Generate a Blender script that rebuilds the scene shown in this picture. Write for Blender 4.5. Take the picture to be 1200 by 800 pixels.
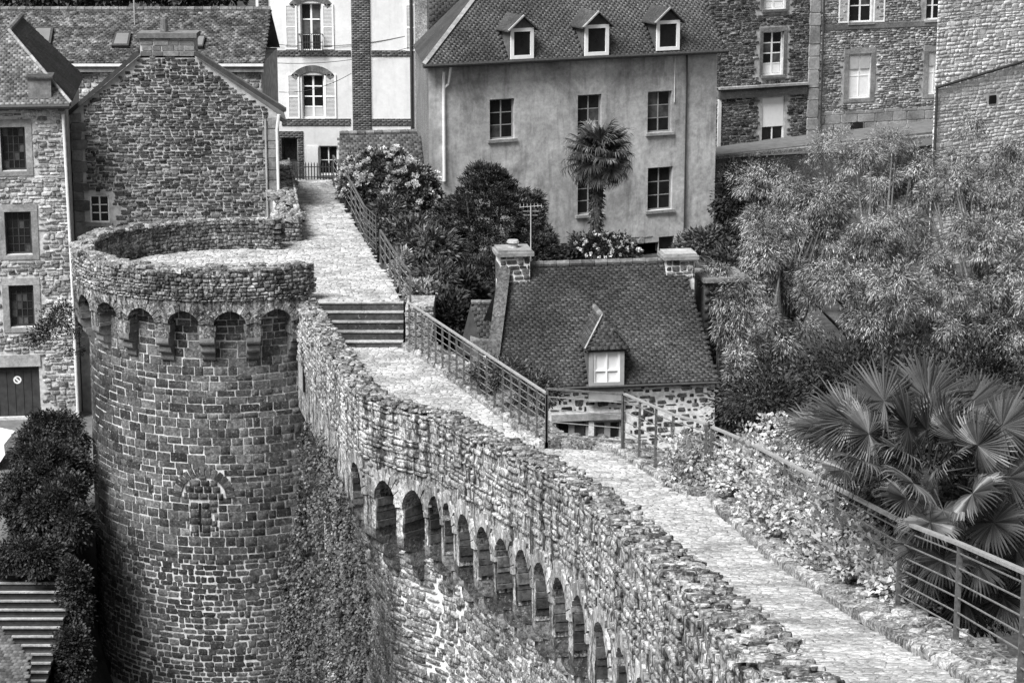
import bpy, math, random
import numpy as np
from mathutils import Matrix, Vector
R = math.radians
rng = np.random.default_rng(11)
random.seed(11)
for o in list(bpy.data.objects): bpy.data.objects.remove(o)
SC = bpy.context.scene
COL = SC.collection

# ------------------------------------------------------------------ camera, sky, sun, exposure
FPX, PITCH, CAMZ = 2700.0, R(13.2), 24.0
cd = bpy.data.cameras.new('camera'); cam = bpy.data.objects.new('camera', cd); COL.objects.link(cam)
cd.lens = 81.0; cd.sensor_width = 36.0; cd.clip_end = 6000; cd.clip_start = 0.3
cam.location = (0, 0, CAMZ); cam.rotation_euler = (R(90) - PITCH, 0, 0)
SC.camera = cam
SUN_EL, SUN_AZ = 54.0, 222.0          # compass bearing the light comes from (clockwise from +Y)
w = bpy.data.worlds.new('World'); SC.world = w; w.use_nodes = True
nt = w.node_tree; bgn = nt.nodes['Background']
sky = nt.nodes.new('ShaderNodeTexSky'); sky.sky_type = 'NISHITA'; sky.sun_disc = False
sky.sun_elevation = R(SUN_EL); sky.sun_rotation = R(SUN_AZ); sky.dust_density = 4.0; sky.air_density = 1.2
bw = nt.nodes.new('ShaderNodeRGBToBW')
nt.links.new(sky.outputs[0], bw.inputs[0]); nt.links.new(bw.outputs[0], bgn.inputs[0]); bgn.inputs[1].default_value = 0.07
sd = bpy.data.lights.new('sun', 'SUN'); sun = bpy.data.objects.new('sun', sd); COL.objects.link(sun)
sd.energy = 4.2; sd.angle = R(28); sd.color = (1, 1, 1)
_az = R(SUN_AZ); _el = R(SUN_EL)
_dir = Vector((math.sin(_az) * math.cos(_el), math.cos(_az) * math.cos(_el), math.sin(_el)))
sun.rotation_euler = _dir.to_track_quat('Z', 'Y').to_euler(); sun.location = (0, 0, 80)
SC.view_settings.view_transform = 'Standard'; SC.view_settings.look = 'None'
SC.view_settings.gamma = 1.0; SC.view_settings.use_curve_mapping = False
SC.view_settings.exposure = 0.92
SC.render.engine = 'CYCLES'

# ------------------------------------------------------------------ measuring helpers (photo pixel + distance -> place)
CAM = np.array([0, 0, CAMZ])
AX = np.array([0, math.cos(PITCH), -math.sin(PITCH)]); UPV = np.array([0, math.sin(PITCH), math.cos(PITCH)]); RT = np.array([1.0, 0, 0])
def ray(x, y): return AX + (x - 600) / FPX * RT + (400 - y) / FPX * UPV
def at(x, y, d): return CAM + d * ray(x, y)
def project(P):
    q = np.asarray(P) - CAM; d = q @ AX
    return 600 + FPX * (q @ RT) / d, 400 - FPX * (q @ UPV) / d, d
PYS = [0, 15, 21.5, 27.2, 33.3, 39.8, 45.6, 56.3, 300]; PZS = [18.4, 17.0, 15.47, 14.07, 12.8, 11.8, 11.0, 10.7, 10.7]
def zp(Y): return float(np.interp(Y, PYS, PZS))
def hit(x, y, h=0.0, fz=None):
    fz = fz or zp; lo, hi = 5, 200
    for i in range(50):
        m = (lo + hi) / 2; P = at(x, y, m)
        if P[2] > fz(P[1]) + h: lo = m
        else: hi = m
    return P
def hitz(x, y, z):
    r = ray(x, y); return CAM + r * ((z - CAMZ) / r[2])

# ------------------------------------------------------------------ mesh helpers
WORLD = set()
def link(o, parent=None):
    COL.objects.link(o)
    if parent is not None:
        o.parent = parent
        if parent.name in WORLD: o.matrix_parent_inverse = Matrix.Translation(-Vector(parent.location))
    return o
def thing(name, label, cat, loc=(0, 0, 0), rotz=0.0, group=None, world=False):
    o = bpy.data.objects.new(name, None); o.location = tuple(loc); o.rotation_euler = (0, 0, rotz); o.empty_display_size = .3
    o['label'] = label; o['category'] = cat
    if group: o['group'] = group
    COL.objects.link(o)
    if world: WORLD.add(o.name)
    return o
def tag(o, label, cat, group=None):
    o['label'] = label; o['category'] = cat
    if group: o['group'] = group
    return o

class MB:
    def __init__(s): s.v = []; s.f = []
    def add(s, vs, fs):
        b = len(s.v); s.v += [tuple(map(float, p)) for p in vs]; s.f += [tuple(i + b for i in q) for q in fs]; return s
    def box(s, x0, x1, y0, y1, z0, z1):
        return s.add([(x0, y0, z0), (x1, y0, z0), (x1, y1, z0), (x0, y1, z0), (x0, y0, z1), (x1, y0, z1), (x1, y1, z1), (x0, y1, z1)],
                     [(0, 3, 2, 1), (4, 5, 6, 7), (0, 1, 5, 4), (1, 2, 6, 5), (2, 3, 7, 6), (3, 0, 4, 7)])
    def poly(s, pts): return s.add(pts, [tuple(range(len(pts)))])
    def prism(s, pts, off):
        n = len(pts); pts = [np.array(p, float) for p in pts]; off = np.array(off, float)
        return s.add(pts + [p + off for p in pts], [tuple(range(n))[::-1], tuple(range(n, 2 * n))] + [(i, (i + 1) % n, n + (i + 1) % n, n + i) for i in range(n)])
    def beam(s, p, q, wd, ht, up=(0, 0, 1)):
        p = np.array(p, float); q = np.array(q, float); d = q - p; L = np.linalg.norm(d); d /= L
        a = np.cross(d, up); a /= np.linalg.norm(a); b = np.cross(a, d)
        a *= wd / 2; b *= ht / 2
        return s.add([p - a - b, p + a - b, p + a + b, p - a + b, q - a - b, q + a - b, q + a + b, q - a + b],
                     [(0, 1, 2, 3)[::-1], (4, 5, 6, 7), (0, 1, 5, 4), (1, 2, 6, 5), (2, 3, 7, 6), (3, 0, 4, 7)])
    def tube(s, pts, rads, n=8, caps=True):
        pts = [np.array(p, float) for p in pts]
        if not hasattr(rads, '__len__'): rads = [rads] * len(pts)
        b = len(s.v); ref = np.array([0.31, 0.17, 0.93])
        for i, p in enumerate(pts):
            d = pts[min(i + 1, len(pts) - 1)] - pts[max(i - 1, 0)]; d /= (np.linalg.norm(d) + 1e-9)
            a = np.cross(d, ref); 
            if np.linalg.norm(a) < 1e-3: a = np.cross(d, (1, 0, 0))
            a /= np.linalg.norm(a); c = np.cross(d, a)
            for k in range(n):
                t = 2 * math.pi * k / n; s.v.append(tuple(p + rads[i] * (math.cos(t) * a + math.sin(t) * c)))
        for i in range(len(pts) - 1):
            for k in range(n):
                s.f.append((b + i * n + k, b + i * n + (k + 1) % n, b + (i + 1) * n + (k + 1) % n, b + (i + 1) * n + k))
        if caps:
            s.f.append(tuple(b + k for k in range(n))[::-1]); s.f.append(tuple(b + (len(pts) - 1) * n + k for k in range(n)))
        return s
    def build(s, name, mat, parent=None, smooth=False, kind=None):
        me = bpy.data.meshes.new(name); me.from_pydata(s.v, [], s.f); me.update()
        me.materials.append(mat)
        if smooth: me.polygons.foreach_set('use_smooth', [True] * len(me.polygons))
        o = bpy.data.objects.new(name, me); link(o, parent)
        if kind: o['kind'] = kind
        return o
def quads_obj(name, V, F, mat, parent=None, kind=None, smooth=False):
    """V (n,3), F (m,k) numpy"""
    me = bpy.data.meshes.new(name); V = np.ascontiguousarray(V, np.float32); F = np.ascontiguousarray(F, np.int32); m, k = F.shape
    me.vertices.add(len(V)); me.vertices.foreach_set('co', V.ravel())
    me.loops.add(m * k); me.loops.foreach_set('vertex_index', F.ravel())
    me.polygons.add(m); me.polygons.foreach_set('loop_start', np.arange(0, m * k, k, dtype=np.int32))
    try: me.polygons.foreach_set('loop_total', np.full(m, k, np.int32))
    except Exception: pass
    if smooth: me.polygons.foreach_set('use_smooth', np.ones(m, bool))
    me.update(calc_edges=True); me.materials.append(mat)
    o = bpy.data.objects.new(name, me); link(o, parent)
    if kind: o['kind'] = kind
    return o

# ------------------------------------------------------------------ materials (all neutral grey: the photograph is black and white)
class NB:
    def __init__(s, name):
        s.m = bpy.data.materials.new(name); s.m.use_nodes = True; s.t = s.m.node_tree; s.b = s.t.nodes['Principled BSDF']
        s.pos = s.t.nodes.new('ShaderNodeNewGeometry').outputs['Position']; s.geo = s.pos.node
    def n(s, typ, **k):
        x = s.t.nodes.new(typ)
        for a, v in k.items(): setattr(x, a, v)
        return x
    def put(s, sock, v):
        if hasattr(v, 'is_output'): s.t.links.new(v, sock)
        elif sock.type == 'RGBA' and not hasattr(v, '__len__'): sock.default_value = (v, v, v, 1)
        else: sock.default_value = v
    def math(s, op, a, b=0.0, c=0.0, clamp=False):
        x = s.n('ShaderNodeMath', operation=op, use_clamp=clamp)
        for i, v in enumerate((a, b, c)): s.put(x.inputs[i], v)
        return x.outputs[0]
    def noise(s, scale, detail=4, rough=.6, vec=None, dist=0.0, sc3=None):
        v = vec or s.pos
        if sc3:
            mp = s.n('ShaderNodeMapping'); s.t.links.new(v, mp.inputs[0]); mp.inputs['Scale'].default_value = sc3; v = mp.outputs[0]
        x = s.n('ShaderNodeTexNoise'); s.t.links.new(v, x.inputs['Vector'])
        x.inputs['Scale'].default_value = scale; x.inputs['Detail'].default_value = detail; x.inputs['Roughness'].default_value = rough; x.inputs['Distortion'].default_value = dist
        return x.outputs[0]
    def rng(s, v, a, b, c, d):
        x = s.n('ShaderNodeMapRange'); s.put(x.inputs[0], v)
        for i, q in enumerate((a, b, c, d)): x.inputs[i + 1].default_value = q
        return x.outputs[0]
    def mix(s, f, a, b):
        return s.math('ADD', s.math('MULTIPLY', a, s.math('SUBTRACT', 1.0, f)), s.math('MULTIPLY', b, f))
    def rand(s):
        oi = s.n('ShaderNodeObjectInfo')
        return s.math('FRACT', s.math('ADD', s.geo.outputs['Random Per Island'], oi.outputs['Random']))
    def done(s, col, rough=.9, bump=None, bstr=.3, bdist=.02, spec=.25):
        cc = s.n('ShaderNodeCombineColor')
        for i in range(3): s.put(cc.inputs[i], col)
        s.t.links.new(cc.outputs[0], s.b.inputs['Base Color']); s.put(s.b.inputs['Roughness'], rough); s.b.inputs['Specular IOR Level'].default_value = spec
        if bump is not None:
            bn = s.n('ShaderNodeBump'); bn.inputs['Strength'].default_value = bstr; bn.inputs['Distance'].default_value = bdist
            s.t.links.new(bump, bn.inputs['Height']); s.t.links.new(bn.outputs[0], s.b.inputs['Normal'])
        return s.m

def stone_mat(name, lo, hi, scale=7, amp=.6, lichen=0.0, lich=.5, stain=0.0, stain_sc=.5, streak=0.0, bump=.5, bdist=.03, rough=.92, power=1.3, speck=0.0, blotch=0.0, bsc=15):
    b = NB(name)
    base = b.math('ADD', lo, b.math('MULTIPLY', hi - lo, b.math('POWER', b.rand(), power)))
    nz = b.noise(scale, 7, .72)
    col = b.math('MULTIPLY', base, b.rng(nz, .3, .7, 1 - amp, 1 + amp))
    if lichen:
        l = b.rng(b.noise(scale * 1.7, 6, .75), .62 - lichen * .2, .70 - lichen * .2, 0, 1)
        col = b.mix(b.math('MULTIPLY', l, .8), col, lich)
    if speck:
        l = b.rng(b.noise(scale * 4, 3, .6), .66 - speck * .15, .72 - speck * .15, 0, 1); col = b.mix(b.math('MULTIPLY', l, .8), col, .03)
    if blotch:
        col = b.math('MULTIPLY', col, b.rng(b.noise(bsc, 6, .75, dist=.4), .40, .56, 1 - blotch, 1.2))
    if stain:
        st = b.rng(b.noise(stain_sc, 5, .65), .38, .62, 1 - stain, 1.1); col = b.math('MULTIPLY', col, st)
    if streak:
        st = b.rng(b.noise(1.0, 5, .7, sc3=(5, 5, .7)), .48, .58, 1, 1 - streak)
        st2 = b.rng(b.noise(1.0, 4, .7, sc3=(11, 11, 5)), .47, .62, 1, 1 - streak * .5)
        col = b.math('MULTIPLY', col, b.math('MULTIPLY', st, st2))
    return b.done(b.math('MINIMUM', col, .82), rough, nz, bump, bdist)
def flat_mat(name, v, amp=.15, scale=4, rough=.8, bump=.1, spec=.3, metallic=0):
    b = NB(name); nz = b.noise(scale, 5, .65)
    m = b.done(b.math('MULTIPLY', v, b.rng(nz, .3, .7, 1 - amp, 1 + amp)), rough, nz, bump, .01, spec); b.b.inputs['Metallic'].default_value = metallic
    return m
def leaf_mat(name, lo, hi, trans=.25, rough=.55, power=1.0, cl=(.9, .65, 1.35)):
    b = NB(name); base = b.math('ADD', lo, b.math('MULTIPLY', hi - lo, b.math('POWER', b.rand(), power)))
    base = b.math('MULTIPLY', base, b.rng(b.noise(cl[0], 4, .65), .35, .65, cl[1], cl[2]))
    b.done(base, rough, None, spec=.3)
    tr = b.n('ShaderNodeBsdfTranslucent'); cc = b.n('ShaderNodeCombineColor')
    for i in range(3): b.put(cc.inputs[i], base)
    b.t.links.new(cc.outputs[0], tr.inputs[0])
    mx = b.n('ShaderNodeMixShader'); mx.inputs[0].default_value = trans
    b.t.links.new(b.b.outputs[0], mx.inputs[1]); b.t.links.new(tr.outputs[0], mx.inputs[2])
    b.t.links.new(mx.outputs[0], b.t.nodes['Material Output'].inputs[0])
    return b.m
def plaster_mat(name, v, stain=.35, fine=.25, streak=.25):
    b = NB(name)
    col = b.math('MULTIPLY', v, b.rng(b.noise(.45, 7, .68, dist=.6), .3, .7, 1 - stain, 1 + stain * .7))
    col = b.math('MULTIPLY', col, b.rng(b.noise(5, 6, .75), .3, .7, 1 - fine, 1 + fine))
    col = b.math('MULTIPLY', col, b.rng(b.noise(1, 5, .7, sc3=(2.6, 2.6, .3)), .5, .7, 1, 1 - streak))
    return b.done(b.math('MINIMUM', col, .85), .92, b.noise(14, 5, .7), .35, .015)

MT = {}
MT['mortar'] = flat_mat('mortar_light', .60, .35, 9, .95, .6)
MT['wall_mortar'] = flat_mat('wall_mortar', .42, .4, 7, .95, .6)
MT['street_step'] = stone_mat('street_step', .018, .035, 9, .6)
MT['tower_mortar'] = stone_mat('tower_mortar', .44, .48, 9, .5, .2, .6, .2, .5)
MT['shade_dark_stone'] = stone_mat('shade_toned_stone', .02, .13, 10, .8, .05, .2, .3, 1)  # dark unlichened jamb stone; its near-black also paints in the openings' shade
MT['glass2'] = flat_mat('curtained_glass', .07, .6, 3, .25, 0, .35)
MT['mortar_dark'] = flat_mat('mortar_grey', .16, .5, 6, .95, .6)
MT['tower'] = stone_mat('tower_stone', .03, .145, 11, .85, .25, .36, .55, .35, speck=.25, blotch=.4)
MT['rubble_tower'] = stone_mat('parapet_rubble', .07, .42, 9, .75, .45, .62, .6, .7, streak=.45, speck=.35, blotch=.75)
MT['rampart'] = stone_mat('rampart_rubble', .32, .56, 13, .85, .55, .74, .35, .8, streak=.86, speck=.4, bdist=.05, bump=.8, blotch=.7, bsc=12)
MT['rampart_low'] = stone_mat('rampart_base_stone', .12, .40, 9, .85, .5, .7, .4, .7, speck=.5, streak=.3, blotch=.7, bsc=11)
MT['arch_stone'] = stone_mat('arch_stone', .20, .50, 6, .45, .3, .55, .3, .9, streak=.3, blotch=.5)
MT['corbel'] = stone_mat('corbel_stone', .07, .30, 9, .8, .3, .45, .4, .9, speck=.3, blotch=.6)
MT['coping'] = stone_mat('coping_slab', .05, .34, 9, .8, .4, .55, .4, 1.2, speck=.4, blotch=.65, bsc=18)
MT['paving'] = stone_mat('paving_stone', .21, .41, 12, .45, .15, .66, .35, 1.1, power=.6, bump=.8, blotch=.28, bsc=16)
MT['joint'] = flat_mat('paving_joint', .20, .3, 5, .95, .5)
MT['kerb'] = stone_mat('kerb_stone', .10, .36, 9, .7, .4, .55, .4, 1.0, speck=.3, blotch=.6, bsc=18)
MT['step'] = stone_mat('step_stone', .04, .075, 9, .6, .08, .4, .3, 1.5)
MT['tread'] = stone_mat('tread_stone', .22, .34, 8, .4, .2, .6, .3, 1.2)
MT['gable'] = stone_mat('gable_stone', .035, .24, 12, .8, .1, .4, .55, .45, blotch=.45)
MT['gable_mortar'] = flat_mat('gable_mortar', .36, .5, 3, .95, .6)
MT['lefthouse'] = stone_mat('pale_rubble', .12, .50, 11, .7, .2, .6, .3, .6, blotch=.4)
MT['palewall'] = stone_mat('pale_wall_stone', .50, .80, 10, .5, .3, .7, .25, .6)
MT['skylight'] = flat_mat('skylight_glass', .14, .1, 2, .25, 0, .5)
MT['granite'] = stone_mat('granite_surround', .22, .34, 9, .35, .1, .5, .35, 1.2)
MT['granite_dark'] = stone_mat('granite_dark', .12, .22, 9, .4, .1, .4, .35, 1.2)
MT['slate'] = stone_mat('roof_slate', .05, .085, 12, .6, .15, .25, .5, .5, bump=.3, bdist=.01, blotch=.5)
MT['slate_main'] = stone_mat('lichened_slate', .09, .115, 10, .7, .3, .34, .5, .45, bump=.3, bdist=.01, blotch=.5)
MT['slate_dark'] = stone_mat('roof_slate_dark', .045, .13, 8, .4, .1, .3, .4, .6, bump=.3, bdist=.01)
MT['slate_moss'] = stone_mat('mossy_slate', .05, .17, 3, .8, .25, .28, .5, 1.1, bump=.8, bdist=.05, blotch=.6, bsc=5)
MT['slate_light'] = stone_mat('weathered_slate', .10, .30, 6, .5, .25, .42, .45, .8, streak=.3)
MT['ridge'] = stone_mat('ridge_tile', .06, .16, 8, .5, .25, .35)
MT['plaster'] = plaster_mat('grey_plaster', .40, .55, .30, .4)
MT['pebble'] = stone_mat('pebbledash', .18, .34, 14, .7, .2, .5, .3, .6, blotch=.5, bsc=22)
MT['white'] = plaster_mat('white_plaster', .62, .12, .08, .15)
MT['brickdark'] = stone_mat('brick_band', .07, .17, 9, .3, 0, .5, .2, 1)
MT['brickmortar'] = flat_mat('brick_mortar', .30, .2, 6, .95, .3)
MT['whitepaint'] = flat_mat('white_paint', .78, .08, 6, .5, .05)
MT['shutter'] = flat_mat('shutter_paint', .42, .12, 6, .55, .05)
MT['greypaint'] = flat_mat('grey_paint', .28, .15, 6, .55, .05)
MT['glass'] = flat_mat('dark_glass', .012, .5, 2, .22, .0, .35)
MT['blind'] = flat_mat('pale_blind', .70, .06, 3, .7, .02)
MT['darkwood'] = flat_mat('dark_wood', .035, .4, 5, .7, .3)
MT['iron'] = flat_mat('dark_iron', .035, .4, 12, .6, .2)
MT['rail_iron'] = flat_mat('rail_iron', .075, .5, 14, .55, .3, .4)
MT['railbar'] = flat_mat('rail_bar', .14, .4, 14, .5, .2, .4)
MT['handrail'] = flat_mat('worn_handrail', .26, .25, 10, .45, .15, .5)
MT['pipe'] = flat_mat('pale_pipe', .62, .15, 5, .5, .05)
MT['zinc'] = flat_mat('zinc_pipe', .30, .25, 5, .45, .05)
MT['ground'] = stone_mat('earth_and_grass', .05, .09, 3, .7, .1, .2, .5, .4)
MT['street'] = flat_mat('street_asphalt', .075, .3, 3, .9, .3)
MT['pavement'] = flat_mat('pale_pavement', .11, .25, 3, .9, .3)
MT['bark'] = stone_mat('bark', .05, .10, 10, .6, .1, .25, bump=.8)
MT['palmbark'] = stone_mat('palm_fibre', .03, .10, 14, .8, .1, .3, bump=1, bdist=.06)
MT['l_willow'] = leaf_mat('leaf_feathery', .012, .44, .08, power=1.7, cl=(1.3, .25, 1.7))
MT['l_yew'] = leaf_mat('leaf_conifer', .01, .085, .06, power=1.6)
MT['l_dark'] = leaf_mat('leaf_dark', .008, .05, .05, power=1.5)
MT['l_shrub'] = leaf_mat('leaf_glossy', .015, .14, .1, .36, power=1.3)
MT['l_vine'] = leaf_mat('leaf_vine', .16, .58, .2, .5, power=1.0, cl=(1.8, .55, 1.35))
MT['l_palm'] = leaf_mat('leaf_palm', .012, .085, .06, .38)
MT['l_ivy'] = leaf_mat('leaf_ivy', .010, .14, .2, .5, power=1.6, cl=(2.5, .3, 1.6))
MT['flower'] = leaf_mat('petal_pale', .40, .75, .3, .7)
MT['flower_grey'] = leaf_mat('petal_grey', .12, .40, .3, .7)
for _k in ('sun',): pass

# ------------------------------------------------------------------ stone pieces (shared shapes)
def proto(seed, cut=.10, jit=.035, inset=.09, yj=.16):
    r = np.random.default_rng(seed); c = .5 - cut
    ring = np.array([(-.5, -c), (-c, -.5), (c, -.5), (.5, -c), (.5, c), (c, .5), (-c, .5), (-.5, c)])
    ring = ring + r.uniform(-jit, jit, ring.shape)
    v = []
    for (k, y) in ((1.0, .25), (1 - inset * .35, -.62), (1 - inset * 1.6, -1.0)):
        for p in ring: v.append((p[0] * k, y + (r.uniform(-yj, yj) if y < 0 else 0), p[1] * k))
    f = []
    for a in (0, 8):
        for i in range(8): j = (i + 1) % 8; f.append((a + i, a + j, a + 8 + j, a + 8 + i))
    t = 16
    f += [(t, t + 1, t + 2, t + 3), (t, t + 3, t + 4, t + 7), (t + 7, t + 4, t + 5, t + 6)]
    return np.array(v), np.array(f)
PROTO = {'ash': [proto(i, .07, .035, .03, .05) for i in range(8)], 'rub': [proto(20 + i, .15, .075, .13) for i in range(10)],
         'cob': [proto(40 + i, .20, .07, .10) for i in range(10)], 'slab': [proto(60 + i, .16, .12, .06) for i in range(10)]}
SLATE_V = np.array([(-.5, .2, -.5), (.5, .2, -.5), (.5, .2, .62), (-.5, .2, .62), (-.5, -1, -.5), (.5, -1, -.5), (.5, -.15, .62), (-.5, -.15, .62)])
SLATE_F = np.array([(0, 4, 5, 1), (4, 7, 6, 5), (0, 3, 7, 4), (1, 5, 6, 2)])
PROTO['slate'] = [(SLATE_V, SLATE_F)]
BOX_V = np.array([(-.5, .2, -.5), (.5, .2, -.5), (.5, .2, .5), (-.5, .2, .5), (-.5, -1, -.5), (.5, -1, -.5), (.5, -1, .5), (-.5, -1, .5)])
PROTO['brick'] = [(BOX_V, np.array([(0, 4, 5, 1), (4, 7, 6, 5), (0, 3, 7, 4), (1, 5, 6, 2), (3, 2, 6, 7)]))]
_pm = {}
def proto_mesh(kind, i, mat, name):
    k = (kind, i, mat.name)
    if k not in _pm:
        v, f = PROTO[kind][i]; me = bpy.data.meshes.new(name); me.from_pydata(v.tolist(), [], f.tolist()); me.materials.append(mat); me.update(); _pm[k] = me
    return _pm[k]
def lay(parent, items, kind, mat, name='stone', cap=300, minpx=10, to_world=None, rest=True, restname=None):
    """items: list of (P, T*du, Y(into surface)*proud, V*dv) in the parent's local frame. Largest in view become parts of their own, the rest one joined part."""
    if not items: return
    Mw = to_world; sc = []
    for (P, T, Y, V) in items:
        Q = np.asarray(P)
        if Mw is not None: Q = Mw[:3, :3] @ Q + Mw[:3, 3]
        x, y, d = project(Q); s = FPX / max(d, .1)
        a = math.hypot(T[0], math.hypot(T[1], T[2])) * s
        sc.append(a if (-10 < x < 1210 and -10 < y < 810 and d > 1) else 0)
    order = np.argsort(-np.array(sc)); single = set(int(i) for i in order[:cap] if sc[int(i)] >= minpx)
    Vs, Fs, nb = [], [], 0
    pr = PROTO[kind]; n = len(pr)
    for i, (P, T, Y, V) in enumerate(items):
        k = int(rng.integers(n))
        if i in single:
            o = bpy.data.objects.new(name, proto_mesh(kind, k, mat, name))
            m = Matrix(((T[0], Y[0], V[0], P[0]), (T[1], Y[1], V[1], P[1]), (T[2], Y[2], V[2], P[2]), (0, 0, 0, 1)))
            link(o, parent); o.matrix_basis = m
        elif rest:
            v, f = pr[k]; Vs.append(v @ np.array([T, Y, V]) + np.asarray(P)); Fs.append(f + nb); nb += len(v)
    if Vs: quads_obj(restname or ('small_' + name + 's'), np.vstack(Vs), np.vstack(Fs), mat, parent, 'stuff')
def courses(u0, u1, z0, z1, rh, ln, jit=.12):
    out = []; z = z0
    while z < z1 - .02:
        h = float(rng.uniform(*rh)); u = u0 - float(rng.uniform(0, ln[1] * .6))
        while u < u1:
            l = float(rng.uniform(*ln)); a, b = max(u, u0), min(u + l, u1)
            if b - a > .05:
                j = rng.uniform(-jit, jit, 2) * h; out.append((a, b, z + j[0], min(z + h + j[1], z1 + .03)))
            u += l
        z += h
    return out
def flat_items(rects, gap, proud, mask=None, y=0.0):
    out = []
    for (a, b, c, d) in rects:
        if mask and not mask((a + b) / 2, (c + d) / 2, a, b, c, d): continue
        p = float(rng.uniform(*proud))
        out.append((np.array([(a + b) / 2, y, (c + d) / 2]), np.array([b - a - gap, 0, 0]), np.array([0, p, 0]), np.array([0, 0, d - c - gap])))
    return out
def plane_items(O, T, V, W, H, cw, ch, proud, mask=None, gap=.002, stagger=True, jit=.0):
    """courses of slates on a slope: O corner, T along, V up slope"""
    O, T, V = (np.array(q, float) for q in (O, T, V)); N = np.cross(T, V); out = []; j = 0; z = 0
    while z < H:
        u = -cw * (.5 if j % 2 else 0)
        while u < W:
            l = cw; c = u + l / 2
            if c > 0 and c < W and (mask is None or mask(c, z + ch / 2)):
                dz = float(rng.uniform(-jit, jit))
                out.append((O + T * c + V * (z + ch / 2 + dz), T * (l - gap), -N * proud * float(rng.choice([1, 1, 1, 1.3, 2.2])), V * ch))
            u += l
        z += ch; j += 1
    return out

# ------------------------------------------------------------------ facades
class Fac:
    """vertical wall plane from photo column pxA (distance dA) to pxB (distance dB); local x along, y into the house, z up"""
    def __init__(s, pxA, dA, pxB, dB, py, z0):
        A = at(pxA, py, dA); B = at(pxB, py, dB); s.o = np.array([A[0], A[1], z0]); s.ang = math.atan2(B[1] - A[1], B[0] - A[0]); s.W = math.hypot(B[0] - A[0], B[1] - A[1])
        c, n = math.cos(s.ang), math.sin(s.ang); s.M = np.array([[c, -n, 0, s.o[0]], [n, c, 0, s.o[1]], [0, 0, 1, z0], [0, 0, 0, 1]]); s.Ri = s.M[:3, :3].T
    def lray(s, x, y): return s.Ri @ (CAM - s.o), s.Ri @ ray(x, y)
    def uz(s, x, y, yy=0.0):
        o, d = s.lray(x, y); t = (yy - o[1]) / d[1]; p = o + t * d; return float(p[0]), float(p[2])
    def rect(s, x0, y0, x1, y1, yy=0.0):
        ym, xm = (y0 + y1) / 2, (x0 + x1) / 2
        return s.uz(x0, ym, yy)[0], s.uz(x1, ym, yy)[0], s.uz(xm, y1, yy)[1], s.uz(xm, y0, yy)[1]
    def slope(s, x, y, y0, z0, k):
        """hit on roof plane z = z0 + (yy - y0) * k"""
        o, d = s.lray(x, y); t = (z0 + (o[1] - y0) * k - o[2]) / (d[2] - d[1] * k); return o + t * d
    def thing(s, name, label, cat, group=None): return thing(name, label, cat, s.o, s.ang, group)
def wall_panel(mb, u0, u1, z0, z1, holes, y=0.0, rev=.28):
    xs = sorted(set([u0, u1] + [h[0] for h in holes] + [h[1] for h in holes])); zs = sorted(set([z0, z1] + [h[2] for h in holes] + [h[3] for h in holes]))
    xs = [x for x in xs if u0 <= x <= u1]; zs = [z for z in zs if z0 <= z <= z1]
    for i in range(len(xs) - 1):
        for j in range(len(zs) - 1):
            cx, cz = (xs[i] + xs[i + 1]) / 2, (zs[j] + zs[j + 1]) / 2
            if any(h[0] < cx < h[1] and h[2] < cz < h[3] for h in holes): continue
            mb.poly([(xs[i], y, zs[j]), (xs[i + 1], y, zs[j]), (xs[i + 1], y, zs[j + 1]), (xs[i], y, zs[j + 1])])
    for (a, b, c, d) in holes:
        mb.poly([(a, y, c), (a, y, d), (a, y + rev, d), (a, y + rev, c)]); mb.poly([(b, y, d), (b, y, c), (b, y + rev, c), (b, y + rev, d)])
        mb.poly([(a, y, c), (a, y + rev, c), (b, y + rev, c), (b, y, c)]); mb.poly([(a, y, d), (b, y, d), (b, y + rev, d), (a, y + rev, d)])
        mb.poly([(a, y + rev, c), (a, y + rev, d), (b, y + rev, d), (b, y + rev, c)])
def window(th, rc, cols=2, rows=3, fm='greypaint', pm='glass', rec=.13, fw=.055, bar=.03, sill='granite', surround=None, sw=.18, name='window', low=0, lowmat='whitepaint', y0=0.0, proud=.03):
    a, b, c, d = rc; m = MB(); y = y0 + rec
    m.box(a, a + fw, y, y + .06, c, d); m.box(b - fw, b, y, y + .06, c, d); m.box(a + fw, b - fw, y, y + .06, c, c + fw); m.box(a + fw, b - fw, y, y + .06, d - fw, d)
    ia, ib, ic, id_ = a + fw, b - fw, c + fw, d - fw
    xs = [ia + (ib - ia) * i / cols for i in range(cols + 1)]; zs = [ic + (id_ - ic) * (i / rows) for i in range(rows + 1)]
    for i, x in enumerate(xs[1:-1]):
        wd = bar * (1.6 if (cols == 2 or i == cols // 2 - 1) else 1); m.box(x - wd / 2, x + wd / 2, y + .004, y + .055, ic, id_)
    for z in zs[1:-1]:
        for i in range(cols): m.box(xs[i] + bar * .8, xs[i + 1] - bar * .8, y + .008, y + .05, z - bar / 2, z + bar / 2)
    wobj = m.build(name, MT[fm], th)
    for i in range(cols):
        for j in range(rows):
            MB().box(xs[i] + bar * .5, xs[i + 1] - bar * .5, y + .022, y + .034, zs[j] + bar * .3, zs[j + 1] - bar * .3).build('pane', MT[lowmat if j < low else (pm if pm != 'glass' or rng.random() < .75 else 'glass2')], wobj)
    if sill: MB().box(a - .09, b + .09, y0 - .09, y0 + rec - .002, c - .11, c - .003).build('sill', MT[sill], wobj)
    if surround:
        sm = MB(); p = y0 - proud
        sm.box(a - sw, a - .002, p, y0 + .03, c - .02, d); sm.box(b + .002, b + sw, p, y0 + .03, c - .02, d); sm.box(a - sw, b + sw, p - .004, y0 + .03, d + .002, d + sw * 1.15)
        if sill is None: sm.box(a - sw, b + sw, p - .004, y0 + .03, c - sw * .8, c - .022)
        sm.build('surround', MT[surround], wobj)
    return wobj
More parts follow.
